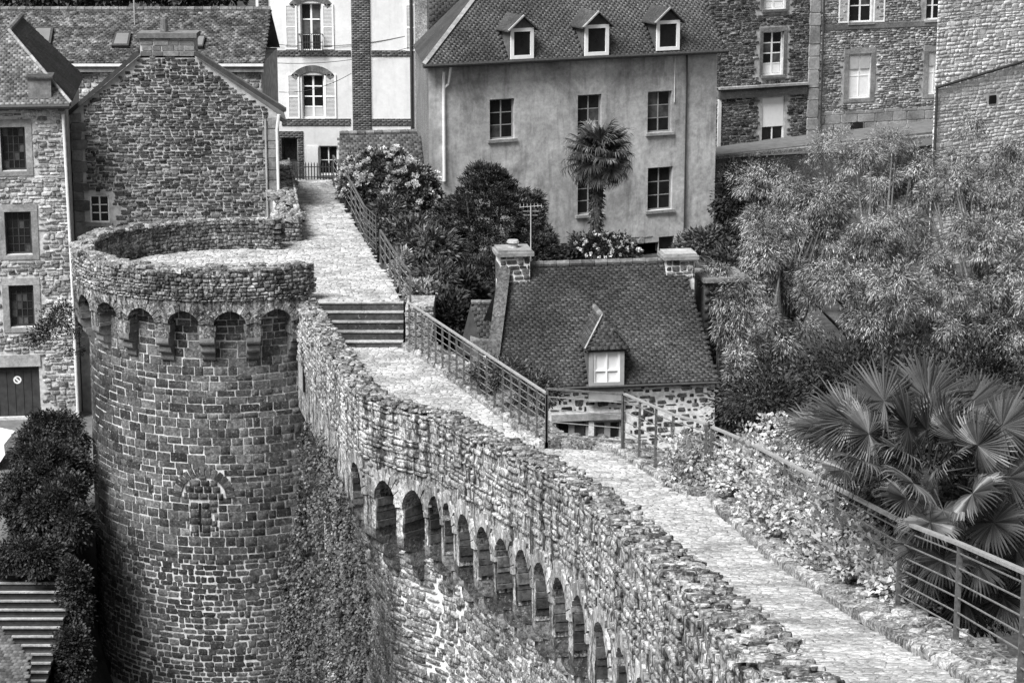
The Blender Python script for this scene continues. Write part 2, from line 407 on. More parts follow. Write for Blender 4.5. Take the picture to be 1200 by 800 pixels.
def grow(rc, g): return (rc[0] - g, rc[1] + g, rc[2] - g, rc[3] + g)
def outside(rects):
    return lambda cx, cz, a, b, c, d: not any(b > r[0] + .02 and a < r[1] - .02 and d > r[2] + .02 and c < r[3] - .02 for r in rects)

# ------------------------------------------------------------------ foliage
def leaves_obj(name, P, D, Nn, L, Wd, mat, parent, kind=None, fold=.25, mid=.45):
    D = D / (np.linalg.norm(D, axis=1, keepdims=True) + 1e-9); S = np.cross(D, Nn); S /= (np.linalg.norm(S, axis=1, keepdims=True) + 1e-9)
    U = np.cross(S, D); L = L[:, None]; Wd = Wd[:, None]
    b = P; t = P + D * L; m = P + D * L * mid + U * Wd * fold
    V = np.stack([b, m + S * Wd / 2, t, m - S * Wd / 2], 1).reshape(-1, 3); n = len(P)
    F = np.arange(4 * n).reshape(n, 4)
    return quads_obj(name, V, F, mat, parent, kind)
def unit(n): 
    v = rng.normal(size=(n, 3)); return v / np.linalg.norm(v, axis=1, keepdims=True)
def blob_points(blobs, n, shell=.55, low=-.6):
    """clump centres near the surface of a set of ellipsoids (centre, radii)"""
    vol = np.array([b[1][0] * b[1][1] + b[1][0] * b[1][2] for b in blobs], float); pr = vol / vol.sum(); out = []; nr = []
    while len(out) < n:
        c, r = blobs[int(rng.choice(len(blobs), p=pr))]; d = unit(1)[0]
        if d[2] < low: continue
        k = shell + (1 - shell) * float(rng.random()) ** .6; k *= 1 + .16 * math.sin(d[0] * 5 + c[0]) * math.sin(d[2] * 6 + c[1])
        p = np.array(c) + d * np.array(r) * k
        if any(np.sum(((p - np.array(c2)) / np.array(r2)) ** 2) < .5 for c2, r2 in blobs if c2 is not c): continue
        out.append(p); nr.append(d)
    return np.array(out), np.array(nr)
def tufts(C, Nr, k, cr, ln, wd, droop=.0, out=1.0, spread=.8, flat=1.0):
    """k leaves around each clump centre"""
    n = len(C); P = np.repeat(C, k, 0); O = np.repeat(Nr, k, 0); off = unit(n * k) * (rng.random((n * k, 1)) ** .5) * np.repeat(cr * rng.uniform(.6, 1.3, n), k)[:, None]
    off[:, 2] *= flat; P = P + off
    D = O * out + off / (np.linalg.norm(off, axis=1, keepdims=True) + 1e-6) * spread + unit(n * k) * .45; D[:, 2] -= droop
    Nn = O + unit(n * k) * .6; Nn[:, 2] += .5
    return P, D, Nn, rng.uniform(.65, 1.25, n * k) * ln, rng.uniform(.7, 1.2, n * k) * wd
def limbs(base, targets, r0, name, mat, parent, wig=.15):
    m = MB(); base = np.array(base, float)
    top = np.mean(targets, 0); top[2] = base[2] + (min(t[2] for t in targets) - base[2]) * .6
    fork = base * .35 + top * .65
    m.tube([base, base * .6 + fork * .4 + rng.normal(size=3) * wig * .4, fork], [r0 * 1.25, r0, r0 * .75], 8)
    for t in targets:
        mid = fork * .5 + np.array(t) * .5 + rng.normal(size=3) * wig; mid[2] += .1
        m.tube([fork, mid, t], [r0 * .55, r0 * .34, r0 * .1], 6)
    return m.build(name, mat, parent, True)

# ================================================================== SETTING: rampart lines
from mathutils import noise as mnoise
def nz(x, y, z=0.0): return mnoise.noise((x, y, z))
OUT_PX = [(336, 332), (344, 348), (370, 390), (400, 436), (425, 466), (460, 478), (487, 484), (510, 489), (560, 515), (610, 538), (648, 559), (682, 582), (715, 612), (747, 642), (787, 682), (830, 725), (885, 785)]
_o = [hit(x, y, .8)[:2] for x, y in OUT_PX]; _o += [np.array([2.05, 13.0]), np.array([2.1, 6.0])]
def resample(pts, st):
    pts = np.array(pts); sg = np.linalg.norm(np.diff(pts, axis=0), axis=1); s = np.concatenate([[0], np.cumsum(sg)]); n = int(s[-1] / st)
    t = np.linspace(0, s[-1], n + 1); return np.stack([np.interp(t, s, pts[:, k]) for k in range(pts.shape[1])], 1), t
OP, OU = resample(_o, .1)
_k = np.exp(-np.linspace(-2, 2, 9) ** 2); _k /= _k.sum()
_pad = np.vstack([np.repeat(OP[:1], 4, 0), OP, np.repeat(OP[-1:], 4, 0)])
OP = np.stack([np.convolve(_pad[:, k], _k, 'valid') for k in range(2)], 1)
OT = np.gradient(OP, axis=0); OT /= np.linalg.norm(OT, axis=1, keepdims=True)
def rl(u):
    x = np.interp(u, OU, OP[:, 0]); y = np.interp(u, OU, OP[:, 1]); t = np.array([np.interp(u, OU, OT[:, 0]), np.interp(u, OU, OT[:, 1])]); t /= np.linalg.norm(t)
    return np.array([x, y]), t, np.array([t[1], -t[0]])           # point, along, outward (left)
def rtop(u): 
    p, _, _ = rl(u); return zp(p[1]) + .78 + .05 * nz(u * 1.3, 3.1)
def r3(u, wd, z):
    p, t, n = rl(u); q = p - n * wd; return np.array([q[0], q[1], z])
def rframe(u, z, wd=0.0):
    p, t, n = rl(u); return r3(u, wd, z), np.array([t[0], t[1], 0]), np.array([-n[0], -n[1], 0])
UEND = OU[-1]
KERB_PX = [(470, 407), (500, 425), (520, 440), (560, 470), (600, 500), (625, 525), (715, 528), (750, 550), (800, 580), (830, 581), (838, 600), (900, 655), (1000, 725), (1130, 800)]
KL = [hit(x, y, 0)[:2] for x, y in KERB_PX] + [np.array([4.55, 15.0]), np.array([4.6, 6.0])]
KL = np.array(KL)
RAILPX = [(478, 404), (496, 412), (640, 520), (730, 527), (788, 556)]
TZ = 11.55                                              # terrace level

# ---------------------------------------------------------------- ground: one sheet, low on the left of the rampart, higher gardens on the right
def ground_h(x, y):
    p = np.interp(y, OP[::-1, 1], OP[::-1, 0]) if y < 58 else np.interp(y, [58, 66, 80, 95, 110], [-5.5, -5.5, -7.5, -9, -9])
    left = np.interp(y, [-50, 30, 46, 50, 57, 72, 90, 140], [.5, .5, .6, 1.2, 4.7, 5.0, 7.6, 8.2])
    right = np.interp(y, [-50, 0, 45, 60, 80, 93, 97, 140], [12, 13, 7.6, 7.2, 6.9, 6.9, 9.0, 9.4])
    if y < 45: right = min(right, zp(y) - 3.2)
    k = np.clip((x + 12.4) / 1.2, 0, 1); left = left * (1 - k) + min(left, .6 if y < 66 else 5.0) * k
    t = np.clip((x - p - .9) / .9, 0, 1)
    return left * (1 - t) + right * t + .12 * nz(x * .4, y * .4, 1)
gx = np.concatenate([[-3000, -800, -250, -90], np.arange(-50, 60, .8), [100, 260, 800, 3000]]); gy = np.concatenate([[-3000, -600, -150, -40], np.arange(-10, 130, .8), [160, 300, 900, 3000]])
GV = np.array([(x, y, ground_h(x, y)) for y in gy for x in gx]); nx_ = len(gx)
GF = np.array([(j * nx_ + i, j * nx_ + i + 1, (j + 1) * nx_ + i + 1, (j + 1) * nx_ + i) for j in range(len(gy) - 1) for i in range(nx_ - 1)])
quads_obj('ground', GV, GF, MT['ground'], None, 'structure', True)

# ---------------------------------------------------------------- the sloping path on the rampart, the tower terrace and the ramp behind it
inner = np.array([r3(u, .46, 0)[:2] for u in np.linspace(0.0, UEND, 240)])
kr, _ = resample(KL, .15)
def strip(name, A, B, zf, mat, parent=None, kind='structure', off=0.0, nsub=4):
    A, _ = resample(A, .1); B, _ = resample(B, .1); n = 260
    A = A[np.linspace(0, len(A) - 1, n).astype(int)]; B = B[np.linspace(0, len(B) - 1, n).astype(int)]; V = []; F = []
    for i in range(n):
        for k in range(nsub + 1):
            q = A[i] + (B[i] - A[i]) * k / nsub; V.append((q[0], q[1], zf(q[1]) + off))
    for i in range(n - 1):
        for k in range(nsub): a = i * (nsub + 1) + k; F.append((a, a + 1, a + nsub + 2, a + nsub + 1))
    o = quads_obj(name, np.array(V), np.array(F), mat, parent, kind, True); return o
istart = int(np.argmin(np.abs(inner[:, 1] - 56.2)))
path = strip('path', inner[istart:], KL, zp, MT['joint'])
path_poly = np.vstack([inner[istart:], KL[::-1]])
def inpoly(x, y, poly):
    c = False; n = len(poly); j = n - 1
    for i in range(n):
        if (poly[i][1] > y) != (poly[j][1] > y) and x < (poly[j][0] - poly[i][0]) * (y - poly[i][1]) / (poly[j][1] - poly[i][1]) + poly[i][0]: c = not c
        j = i
    return c
def zslope(Y): return (zp(Y + .3) - zp(Y - .3)) / .6
def cobbles(parent, poly, zf, x0, x1, y0, y1, sw, sd, mat, name='paving_stone', slope=True, cap=300, extra=None):
    items = []; y = y0
    while y < y1:
        h = float(rng.uniform(*sd)); x = x0 + float(rng.uniform(-.3, 0))
        while x < x1:
            l = float(rng.uniform(*sw)); cx, cy = x + l / 2, y + h / 2 + float(rng.uniform(-.03, .03))
            if inpoly(cx, cy, poly) or (extra and extra(cx, cy)):
                k = zslope(cy) if slope else 0.0; V = np.array([0, 1, k]); V /= np.linalg.norm(V); N = np.array([0, -k, 1.0]); N /= np.linalg.norm(N)
                a = float(rng.uniform(-.18, .18)); T = np.array([math.cos(a), math.sin(a), k * math.sin(a)]); V2 = np.cross(N, T)
                items.append((np.array([cx, cy, zf(cy) + .001]), T * (l - .012), -N * float(rng.uniform(.008, .020)), V2 * (h - .012)))
            x += l
        y += h
    lay(parent, items, 'cob', mat, name, cap, 10)
cobbles(path, path_poly, zp, -6, 6, 9, 56.3, (.10, .30), (.09, .19), MT['paving'])

# steps up to the terrace
st = thing('stone_steps', 'five dark stone steps with pale treads climbing to the round terrace', 'steps', hitz(435, 407, 10.7), world=True)
SL, SR = hitz(369, 352, TZ)[0], hitz(470, 352, TZ)[0] + .02
Ya, Yb = hitz(435, 408, 10.7)[1], hitz(420, 353, TZ)[1]
zb0 = zp(Ya)
for i in range(5):
    y = Ya + (Yb - Ya) * i / 4.3; z0 = zb0 + (TZ - zb0) * i / 5; z1 = zb0 + (TZ - zb0) * (i + 1) / 5; xr = hitz(470, 407 - 11 * i, z1)[0] + .02
    xs_ = [SL, SL + 1.15 + .25 * math.sin(i * 2.3), xr]
    for a, b in zip(xs_[:-1], xs_[1:]):
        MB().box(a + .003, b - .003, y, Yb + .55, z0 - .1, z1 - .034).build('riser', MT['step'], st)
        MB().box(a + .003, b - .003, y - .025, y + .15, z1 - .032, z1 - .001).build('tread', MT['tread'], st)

# round terrace floor + ramp
tower_c = np.array([-7.58, 60.98]); TR = 4.18
phi0 = math.atan2(-tower_c[1], -tower_c[0])
tp = [hitz(x, y, TZ)[:2] for x, y in ((362, 353), (470, 353), (458, 330), (440, 305), (428, 282), (331, 282))]
terr_poly = np.array(tp)
def in_terrace(x, y): return (x - tower_c[0]) ** 2 + (y - tower_c[1]) ** 2 < 3.62 ** 2
m = MB(); m.poly([(tower_c[0] + 3.7 * math.cos(t), tower_c[1] + 3.7 * math.sin(t), TZ - .006) for t in np.linspace(0, 2 * math.pi, 65)[:-1]])
terr = m.build('terrace_paving', MT['joint'], None, kind='structure')
MB().prism([(p[0], p[1], TZ - .001) for p in tp], (0, 0, -.6)).build('terrace_edge', MT['joint'], terr)
cobbles(terr, terr_poly, lambda y: TZ, -12, -1, 56.5, 68, (.12, .32), (.11, .2), MT['paving'], slope=False, cap=200, extra=in_terrace)
RA = [hitz(331, 282, TZ)[:2], hitz(428, 282, TZ)[:2]]; RB = [hitz(346, 212, 11.35)[:2], hitz(387, 212, 11.35)[:2]]
def zr(y): return float(np.interp(y, [RA[0][1], RB[0][1]], [TZ, 11.35]))
ramp_poly = np.array([RA[0], RA[1], (RA[1] * .45 + RB[1] * .55) + np.array([-.12, 0]), RB[1], RB[1] + (0, .4), RB[0] + (0, .4), RB[0]])
m = MB(); m.prism([(p[0], p[1], zr(p[1]) - .002) for p in ramp_poly], (0, 0, -1.2)); ramp = m.build('ramp', MT['joint'], None, kind='structure')
cobbles(ramp, ramp_poly, zr, -9, -2, 64.5, 79, (.14, .36), (.12, .22), MT['paving'], slope=False, cap=120)

# ---------------------------------------------------------------- rampart wall
ram = thing('rampart_wall', 'long lichen-streaked rampart wall with a row of arches climbing towards the viewer', 'rampart', r3(8, .5, 2.0), world=True)
def arch_u(px):
    best = min(np.arange(1.0, UEND, .03), key=lambda u: abs(project(r3(u, 0, rtop(u) - 1.9))[0] - px)); return float(best)
AC = [arch_u(x) for x in (419, 452, 489, 508, 526, 546, 568.5, 591, 615, 636, 658, 682, 707, 732)]
AC[2] = 15.2; AC[3] = 16.12
st_ = AC[-1] - AC[-3]
for i in range(8): AC.append(AC[-1] + st_ / 2)
HW = []
for i, u in enumerate(AC):
    g = min([abs(u - v) for j, v in enumerate(AC) if j != i]); HW.append(min(.80, g * .405))
def arch_wall(th, fmap, ztop, u0, u1, arcs, drop_pier, rise, t, mat, step=.07, nv=22, rough=.028, name='parapet', topdrop=None, ts=None):
    ts = ts or t
    """outer skin with arch openings; arcs: (uc, hw, z of crown)"""
    br = set(np.arange(u0, u1, step).tolist() + [u1])
    for (c, h, zc) in arcs:
        for k in np.linspace(-1, 1, 13): br.add(c + h * math.sin(k * math.pi / 2))
    br = sorted(b for b in br if u0 <= b <= u1); br2 = [br[0]]
    for b in br[1:]:
        if b - br2[-1] > .004: br2.append(b)
    V, F = [], []
    def low(u, mid):
        for (c, h, zc) in arcs:
            if abs(mid - c) < h:
                x = min(1.0, abs(u - c) / h); return zc - rise * (1 - math.sqrt(max(0, 1 - x * x)) * .9 - .1 * (1 - x)), True
        return ztop(u) - drop_pier, False
    prev = None
    for a, b in zip(br2[:-1], br2[1:]):
        mid = (a + b) / 2; za, ar = low(a, mid); zb, _ = low(b, mid); b0 = len(V)
        for (u, zl) in ((a, za), (b, zb)):
            zt = ztop(u)
            for k in range(nv + 1):
                z = zl + (zt - zl) * k / nv; dsp = rough * (nz(u * 2.1, z * 2.1, 5) + .7 * nz(u * 6, z * 6, 9)) if k > 0 else 0
                V.append(fmap(u, -dsp, z))
        for k in range(nv): F.append((b0 + k, b0 + nv + 1 + k, b0 + nv + 2 + k, b0 + k + 1))
        c0 = len(V); V += [fmap(a, 0, za), fmap(b, 0, zb), fmap(b, ts, zb), fmap(a, ts, za)]; F.append((c0, c0 + 3, c0 + 2, c0 + 1))
        if prev is not None and abs(prev - za) > .02:
            c0 = len(V); V += [fmap(a, 0, prev), fmap(a, ts, prev), fmap(a, ts, za), fmap(a, 0, za)]; F.append((c0, c0 + 1, c0 + 2, c0 + 3))
        prev = zb
    # top and inner face
    us = np.arange(u0, u1 + .1, .2); b0 = len(V)
    for u in us:
        u = min(u, u1)
        V += [fmap(u, 0, ztop(u)), fmap(u, t, ztop(u)), fmap(u, t, ztop(u) - (topdrop or 1.0))]
    for i in range(len(us) - 1):
        a = b0 + i * 3; F += [(a, a + 3, a + 4, a + 1), (a + 1, a + 4, a + 5, a + 2)]
    V = np.array(V); F = np.array(F)
    for q in ((u0, 0), (u1, 1)):
        pass
    return quads_obj(name, V, F, mat, th)
arcs = [(u, h, rtop(u) - 1.60) for u, h in zip(AC, HW)]
arch_wall(ram, r3, rtop, .6, UEND, arcs, 2.75, .50, .48, MT['rampart'], topdrop=1.3, ts=.64)
# rubble in the parapet face
items = []
for (a, b, c, d) in courses(.6, UEND - .3, -1.62, -.02, (.07, .16), (.24, .75), .25):
    um = (a + b) / 2
    if any(abs(um - u) < h + .14 and c < -1.38 for u, h in zip(AC, HW)): continue
    z = rtop(um) + (c + d) / 2; P, T, Y = rframe(um, z); k = zslope(P[1]) * T[1]; T = T + np.array([0, 0, k * .8])
    items.append((P, T * (b - a - .02), Y * float(rng.uniform(.02, .055)), np.array([0, 0, d - c - .02])))
items = [q for q in items if rng.random() < .75]
lay(ram, items, 'rub', MT['rampart'], 'wall_stone', 0, 10)
# coping slabs on top
items = []
for layer in range(6):
    u = .7
    while u < UEND - .5:
        l = float(rng.uniform(.07, .27)); wdt = float(rng.uniform(.06, .19)); w0 = float(rng.uniform(.0, .46)); um = u + l / 2
        P = r3(um, w0 + .02, rtop(um) - .01 + layer * .017 + float(rng.uniform(-.03, .03))); _, T, Y = rframe(um, 0); k = zslope(P[1]) * T[1]
        a = float(rng.uniform(-.5, .5)); T = T + np.array([0, 0, k]); N = np.array([0, 0, 1.0]); Tr = T * math.cos(a) + Y * math.sin(a); Vr = Y * math.cos(a) - T * math.sin(a)
        N = np.cross(Tr, Vr); N /= np.linalg.norm(N); N = N + rng.normal(size=3) * .16
        items.append((P, Tr * l, -N * float(rng.uniform(.018, .045)), Vr * wdt)); u += l * .45
lay(ram, items, 'slab', MT['coping'], 'coping_slab', 300, 10)
# inside face of the parapet is rubble too; lower wall under the arches
m = MB(); us = np.arange(.6, UEND, .25)
for a, b in zip(us[:-1], us[1:]):
    m.poly([r3(a, .64, 0.0), r3(b, .64, 0.0), r3(b, .64, rtop(b) - 1.2), r3(a, .64, rtop(a) - 1.2)])
m.build('lower_wall', MT['mortar'], ram)
items = []
for (a, b, c, d) in courses(2.5, 27, -9.5, -1.7, (.08, .2), (.2, .6), .3):
    um = (a + b) / 2; z = rtop(um) + (c + d) / 2; P, T, Y = rframe(um, z, .64); T = T + np.array([0, 0, zslope(P[1]) * T[1]])
    items.append((P, T * (b - a - .02), Y * float(rng.uniform(.025, .07)), np.array([0, 0, d - c - .018])))
lay(ram, items, 'rub', MT['rampart_low'], 'base_stone', 200, 12)
# corbels: three stepped, rounded stones under every pier; arch rings; coursed stones in the openings
def corbel(th, fmap, fr, u, wid, ztop_, t, hts=(.38, .34, .32), outs=(.0, .19, .40), matk='corbel', names=('corbel', 'corbel_stone')):
    root = None; z = ztop_
    for k, (h, o_) in enumerate(zip(hts, outs)):
        prof = [(t, z), (o_, z), (o_, z - h * .45)] + [(o_ + (t - o_) * .55 * (1 - math.cos(q)), z - h * .45 - h * .53 * math.sin(q)) for q in np.linspace(.3, math.pi / 2, 5)] + [(t, z - h * .98)]
        w2 = wid * (.5 + .03 * math.sin(u * 7 + k))
        m = MB(); n = len(prof); A = [fmap(u - w2, p[0] + .006 * k, p[1]) for p in prof]; B = [fmap(u + w2, p[0] + .006 * k, p[1]) for p in prof]
        m.add(A + B, [tuple(range(n)), tuple(range(n, 2 * n))[::-1]] + [(i, n + i, n + (i + 1) % n, (i + 1) % n) for i in range(n)])
        o = m.build(names[0] if k == 0 else names[1], MT[matk], root or th)
        if root is None: root = o
        z -= h
def arch_ring(th, fmap, u, h, zc, rise, t, matk, n=11, thick=.24, name='arch_ring', prd=.03):
    m = MB()
    def pt(a, k):   # a in -1..1 across, k 0 inner 1 outer
        x = math.sin(a * math.pi / 2); z = zc - rise * (1 - math.sqrt(max(0, 1 - x * x)) * .9 - .1 * (1 - abs(x)))
        nx, nzv = x * .9, math.cos(a * math.pi / 2) + .15; L = math.hypot(nx, nzv)
        return u + x * h + nx / L * thick * k, z + nzv / L * thick * k
    for i in range(n):
        a, b = -1 + 2 * i / n + .012, -1 + 2 * (i + 1) / n - .012; kk = 1 + .25 * math.sin(i * 2.7 + u)
        q = [pt(a, 0.0), pt(b, 0.0), pt(b, kk), pt(a, kk)]
        pr_ = -prd - .012 * (math.sin(i * 5.1 + u) > 0)
        F_ = [fmap(x, pr_, z) for x, z in q]; B_ = [fmap(x, t * .9, z) if j < 2 else fmap(x, .03, z) for j, (x, z) in enumerate(q)]
        m.add(F_ + B_, [(0, 1, 2, 3), (1, 0, 4, 5), (2, 1, 5, 6), (3, 2, 6, 7), (0, 3, 7, 4)])
    return m.build(name, MT[matk], th)
def jamb_stones(th, fmap, u, h, zt, zb, t, matk, side, name='jamb_stones'):
    m = MB(); z = zb; k = 0
    while z < zt - .05:
        hh = .16 + .06 * math.sin(k * 3.3 + u * 2); z1 = min(z + hh, zt); p = .02 + .018 * math.sin(k * 2.1 + u); e = -side
        a = [fmap(u + side * h, .01, z + .012), fmap(u + side * h, t, z + .012), fmap(u + side * h, t, z1 - .008), fmap(u + side * h, .01, z1 - .008)]
        b = [fmap(u + side * (h - p - .012), .01, z + .012), fmap(u + side * (h - p - .012), t, z + .012), fmap(u + side * (h - p - .012), t, z1 - .008), fmap(u + side * (h - p - .012), .01, z1 - .008)]
        m.add(a + b, [(4, 5, 6, 7), (0, 4, 7, 3), (0, 1, 5, 4), (3, 7, 6, 2)]); z = z1; k += 1
    return m.build(name, MT[matk], th)
nvis = 16
for i in range(min(nvis, len(AC))):
    u, h, zc = arcs[i]
    arch_ring(ram, r3, u, h, zc, .50, .60, 'arch_stone', 11, .24, prd=.035)
    for sd_ in (-1, 1): jamb_stones(ram, r3, u, h, zc - .49, rtop(u) - 2.75 + .01, .64, 'shade_dark_stone', sd_)
    if i + 1 < len(AC):
        v = AC[i + 1]; uc = ((u + h) + (v - HW[i + 1])) / 2; wd_ = (v - HW[i + 1]) - (u + h); corbel(ram, r3, None, uc, max(.20, wd_ * .9), rtop(uc) - 2.74, .64)
    if i == 0: corbel(ram, r3, None, u - h - .25, .42, rtop(u - h - .25) - 2.74, .64)
bz_ = min(((u, z) for u in np.arange(1.5, 6, .05) for z in np.arange(8.0, 11.5, .05)), key=lambda q: abs(project(r3(q[0], 0, q[1]))[0] - 356) + abs(project(r3(q[0], 0, q[1]))[1] - 441))
bv = MB()
bv.prism([r3(bz_[0] + a, -.045, bz_[1] + b) for a, b in ((-.32, -.34), (.32, -.34), (.32, .34), (-.32, .34))], np.array([.03, .01, 0])); bvo = bv.build('vent', MT['glass'], ram)
for a in (-.24, -.08, .08, .24): MB().tube([r3(bz_[0] + a, -.07, bz_[1] - .34), r3(bz_[0] + a, -.07, bz_[1] + .3)], .028, 6).build('bar', MT['granite'], bvo)
# garden side of the rampart: kerb strip, its stones and the retaining face
kn = np.gradient(kr, axis=0); kn /= np.linalg.norm(kn, axis=1, keepdims=True); kn = np.stack([-kn[:, 1], kn[:, 0]], 1)   # right-hand (garden) side
_kk = np.ones(9) / 9; kn = np.stack([np.convolve(np.pad(kn[:, k], 4, 'edge'), _kk, 'valid') for k in range(2)], 1); kn /= np.linalg.norm(kn, axis=1, keepdims=True)
KO = kr + kn * .85
V, F = [], []
for i in range(len(kr)):
    z = zp(kr[i][1]); V += [(kr[i][0], kr[i][1], z - .1), (kr[i][0], kr[i][1], z + .09), (KO[i][0], KO[i][1], z + .07), (KO[i][0], KO[i][1], 3.0)]
for i in range(len(kr) - 1):
    a = i * 4; F += [(a, a + 4, a + 5, a + 1), (a + 1, a + 5, a + 6, a + 2), (a + 2, a + 6, a + 7, a + 3)]
quads_obj('kerb_bed', np.array(V), np.array(F), MT['kerb'], ram)
items = []; i = 0; acc = 0.0
sgl = np.linalg.norm(np.diff(kr, axis=0), axis=1); cum = np.concatenate([[0], np.cumsum(sgl)])
u = 0.0
while u < cum[-1] - .6:
    l = float(rng.uniform(.22, .6)); um = u + l / 2; q = np.array([np.interp(um, cum, kr[:, 0]), np.interp(um, cum, kr[:, 1])]); n = np.array([np.interp(um, cum, kn[:, 0]), np.interp(um, cum, kn[:, 1])]); n /= np.linalg.norm(n)
    t = np.array([n[1], -n[0]]); z = zp(q[1]); T3 = np.array([t[0], t[1], zslope(q[1]) * t[1]]); wdt = float(rng.uniform(.16, .24)); P = np.array([q[0] + n[0] * wdt * .45, q[1] + n[1] * wdt * .45, z + .035])
    items.append((P, T3 * (l - .012), np.array([0, 0, -1.0]) * float(rng.uniform(.08, .115)), np.array([n[0], n[1], 0]) * wdt)); u += l
lay(ram, items, 'rub', MT['kerb'], 'kerb_stone', 200, 9)
items = []
for um in np.arange(.1, cum[-1] - .5, .17):
    for w0 in (.36, .56, .74):
        uu = um + float(rng.uniform(-.07, .07)); q = np.array([np.interp(uu, cum, kr[:, 0]), np.interp(uu, cum, kr[:, 1])]); n = np.array([np.interp(uu, cum, kn[:, 0]), np.interp(uu, cum, kn[:, 1])]); w1 = w0 + float(rng.uniform(-.07, .07))
        z = zp(q[1]); a = float(rng.uniform(0, 3)); T3 = np.array([math.cos(a), math.sin(a), 0]) * float(rng.uniform(.12, .28)); V3 = np.array([-math.sin(a), math.cos(a), 0]) * float(rng.uniform(.1, .2)); T3[2] = zslope(q[1]) * T3[1]; V3[2] = zslope(q[1]) * V3[1]
        items.append((np.array([q[0] + n[0] * w1, q[1] + n[1] * w1, z + .075]), T3, np.array([0, 0, -float(rng.uniform(.02, .06))]), V3))
lay(ram, items, 'rub', MT['kerb'], 'verge_stone', 150, 10)

# ---------------------------------------------------------------- round tower
tow = thing('round_tower', 'massive round stone tower with arched machicolations and a walled terrace on top', 'tower', (tower_c[0], tower_c[1], 2.5), world=True)
TTOP = 12.46
def t3(u, wd, z, Rr=TR):
    ph = phi0 + u / TR; r_ = Rr - wd; return np.array([tower_c[0] + r_ * math.cos(ph), tower_c[1] + r_ * math.sin(ph), z])
def ttop(u): return TTOP + .05 * nz(u * 1.1, 7.7) - .10 * max(0, (-u / TR - 1.5)) 
th0, th1 = -R(200), R(29)
ta = [(-R(1.0 + 16.3 * k) * TR, .41, 11.46) for k in range(-1, 9)]
arch_wall(tow, t3, ttop, th0 * TR, th1 * TR, ta, 1.72, .36, .50, MT['rubble_tower'], nv=14, name='parapet', topdrop=.95)
def tframe(u, z, wd=0.0, Rr=TR):
    ph = phi0 + u / TR; c, s = math.cos(ph), math.sin(ph); r_ = Rr - wd
    return np.array([tower_c[0] + r_ * c, tower_c[1] + r_ * s, z]), np.array([-s, c, 0]), np.array([-c, -s, 0])
items = []
for (a, b, c, d) in courses(-R(112) * TR, th1 * TR - .05, 11.05, 12.42, (.055, .115), (.08, .25), .3):
    um = (a + b) / 2
    if any(abs(um - q[0]) < q[1] + .20 and c < q[2] + .20 for q in ta): continue
    P, T, Y = tframe(um, (c + d) / 2); items.append((P, T * (b - a - .018), Y * float(rng.uniform(.03, .055)), np.array([0, 0, d - c - .014])))
lay(tow, items, 'rub', MT['rubble_tower'], 'parapet_stone', 120, 13)
items = []
for (a, b, c, d) in courses(th0 * TR, -R(62) * TR, 11.56, 12.36, (.06, .12), (.09, .25), .3):
    P, T, Y = tframe((a + b) / 2, (c + d) / 2, .50); items.append((P, -T * (b - a - .018), -Y * float(rng.uniform(.02, .04)), np.array([0, 0, d - c - .014])))
lay(tow, items, 'rub', MT['rubble_tower'], 'inner_stone', 80, 13)
items = []
for layer in range(2):
    u = th0 * TR
    while u < th1 * TR - .2:
        l = float(rng.uniform(.16, .42)); um = u + l / 2; a = float(rng.uniform(-.5, .5)); P, T, Y = tframe(um, ttop(um) + .0 + layer * .03, float(rng.choice([.08, .26, .42])))
        Tr = T * math.cos(a) + Y * math.sin(a); Vr = Y * math.cos(a) - T * math.sin(a); N = np.array([0, 0, 1.0]) + rng.normal(size=3) * .1
        items.append((P, Tr * l, -N * float(rng.uniform(.04, .08)), Vr * float(rng.uniform(.15, .3)))); u += l * .45
lay(tow, items, 'slab', MT['coping'], 'coping_slab', 120, 12)
# parapet end blocks
for (uu, wz) in ((th1 * TR, 0), (th0 * TR, 1)):
    its = []; z = 11.4
    while z < 12.42:
        h = float(rng.uniform(.12, .2)); P, T, Y = tframe(uu + (.0 if wz == 0 else 0), z + h / 2, .26)
        its.append((P + (T if wz == 0 else -T) * .0, Y * .52, T * (-1 if wz == 0 else 1) * float(rng.uniform(.08, .2)), np.array([0, 0, h - .015]))); z += h
    lay(tow, its, 'rub', MT['rubble_tower'], 'end_stone', 20, 8)
# drum
DR = 3.80; m = MB(); NS = 96
ring = lambda z, r_: [(tower_c[0] + r_ * math.cos(t), tower_c[1] + r_ * math.sin(t), z) for t in np.linspace(0, 2 * math.pi, NS + 1)[:-1]]
A, B = ring(0.2, DR + .12), ring(11.52, DR); m.add(A + B, [(i, (i + 1) % NS, NS + (i + 1) % NS, NS + i) for i in range(NS)]); m.build('drum', MT['tower_mortar'], tow, True)
ba_u = -math.asin(40 / 175) * TR; ba_z = 6.45
def clip_out(a, b, w0):
    lo_, hi_ = ba_u - w0, ba_u + w0
    if b <= lo_ or a >= hi_: return [(a, b)]
    return [q for q in ((a, min(b, lo_)), (max(a, hi_), b)) if q[1] - q[0] > .07]
rects = courses(-R(104) * TR, R(62) * TR, .9, 4.75, (.12, .22), (.14, .42), .16) + courses(-R(104) * TR, R(62) * TR, 4.75, 11.45, (.15, .27), (.20, .56), .07)
items = []; items_low = []
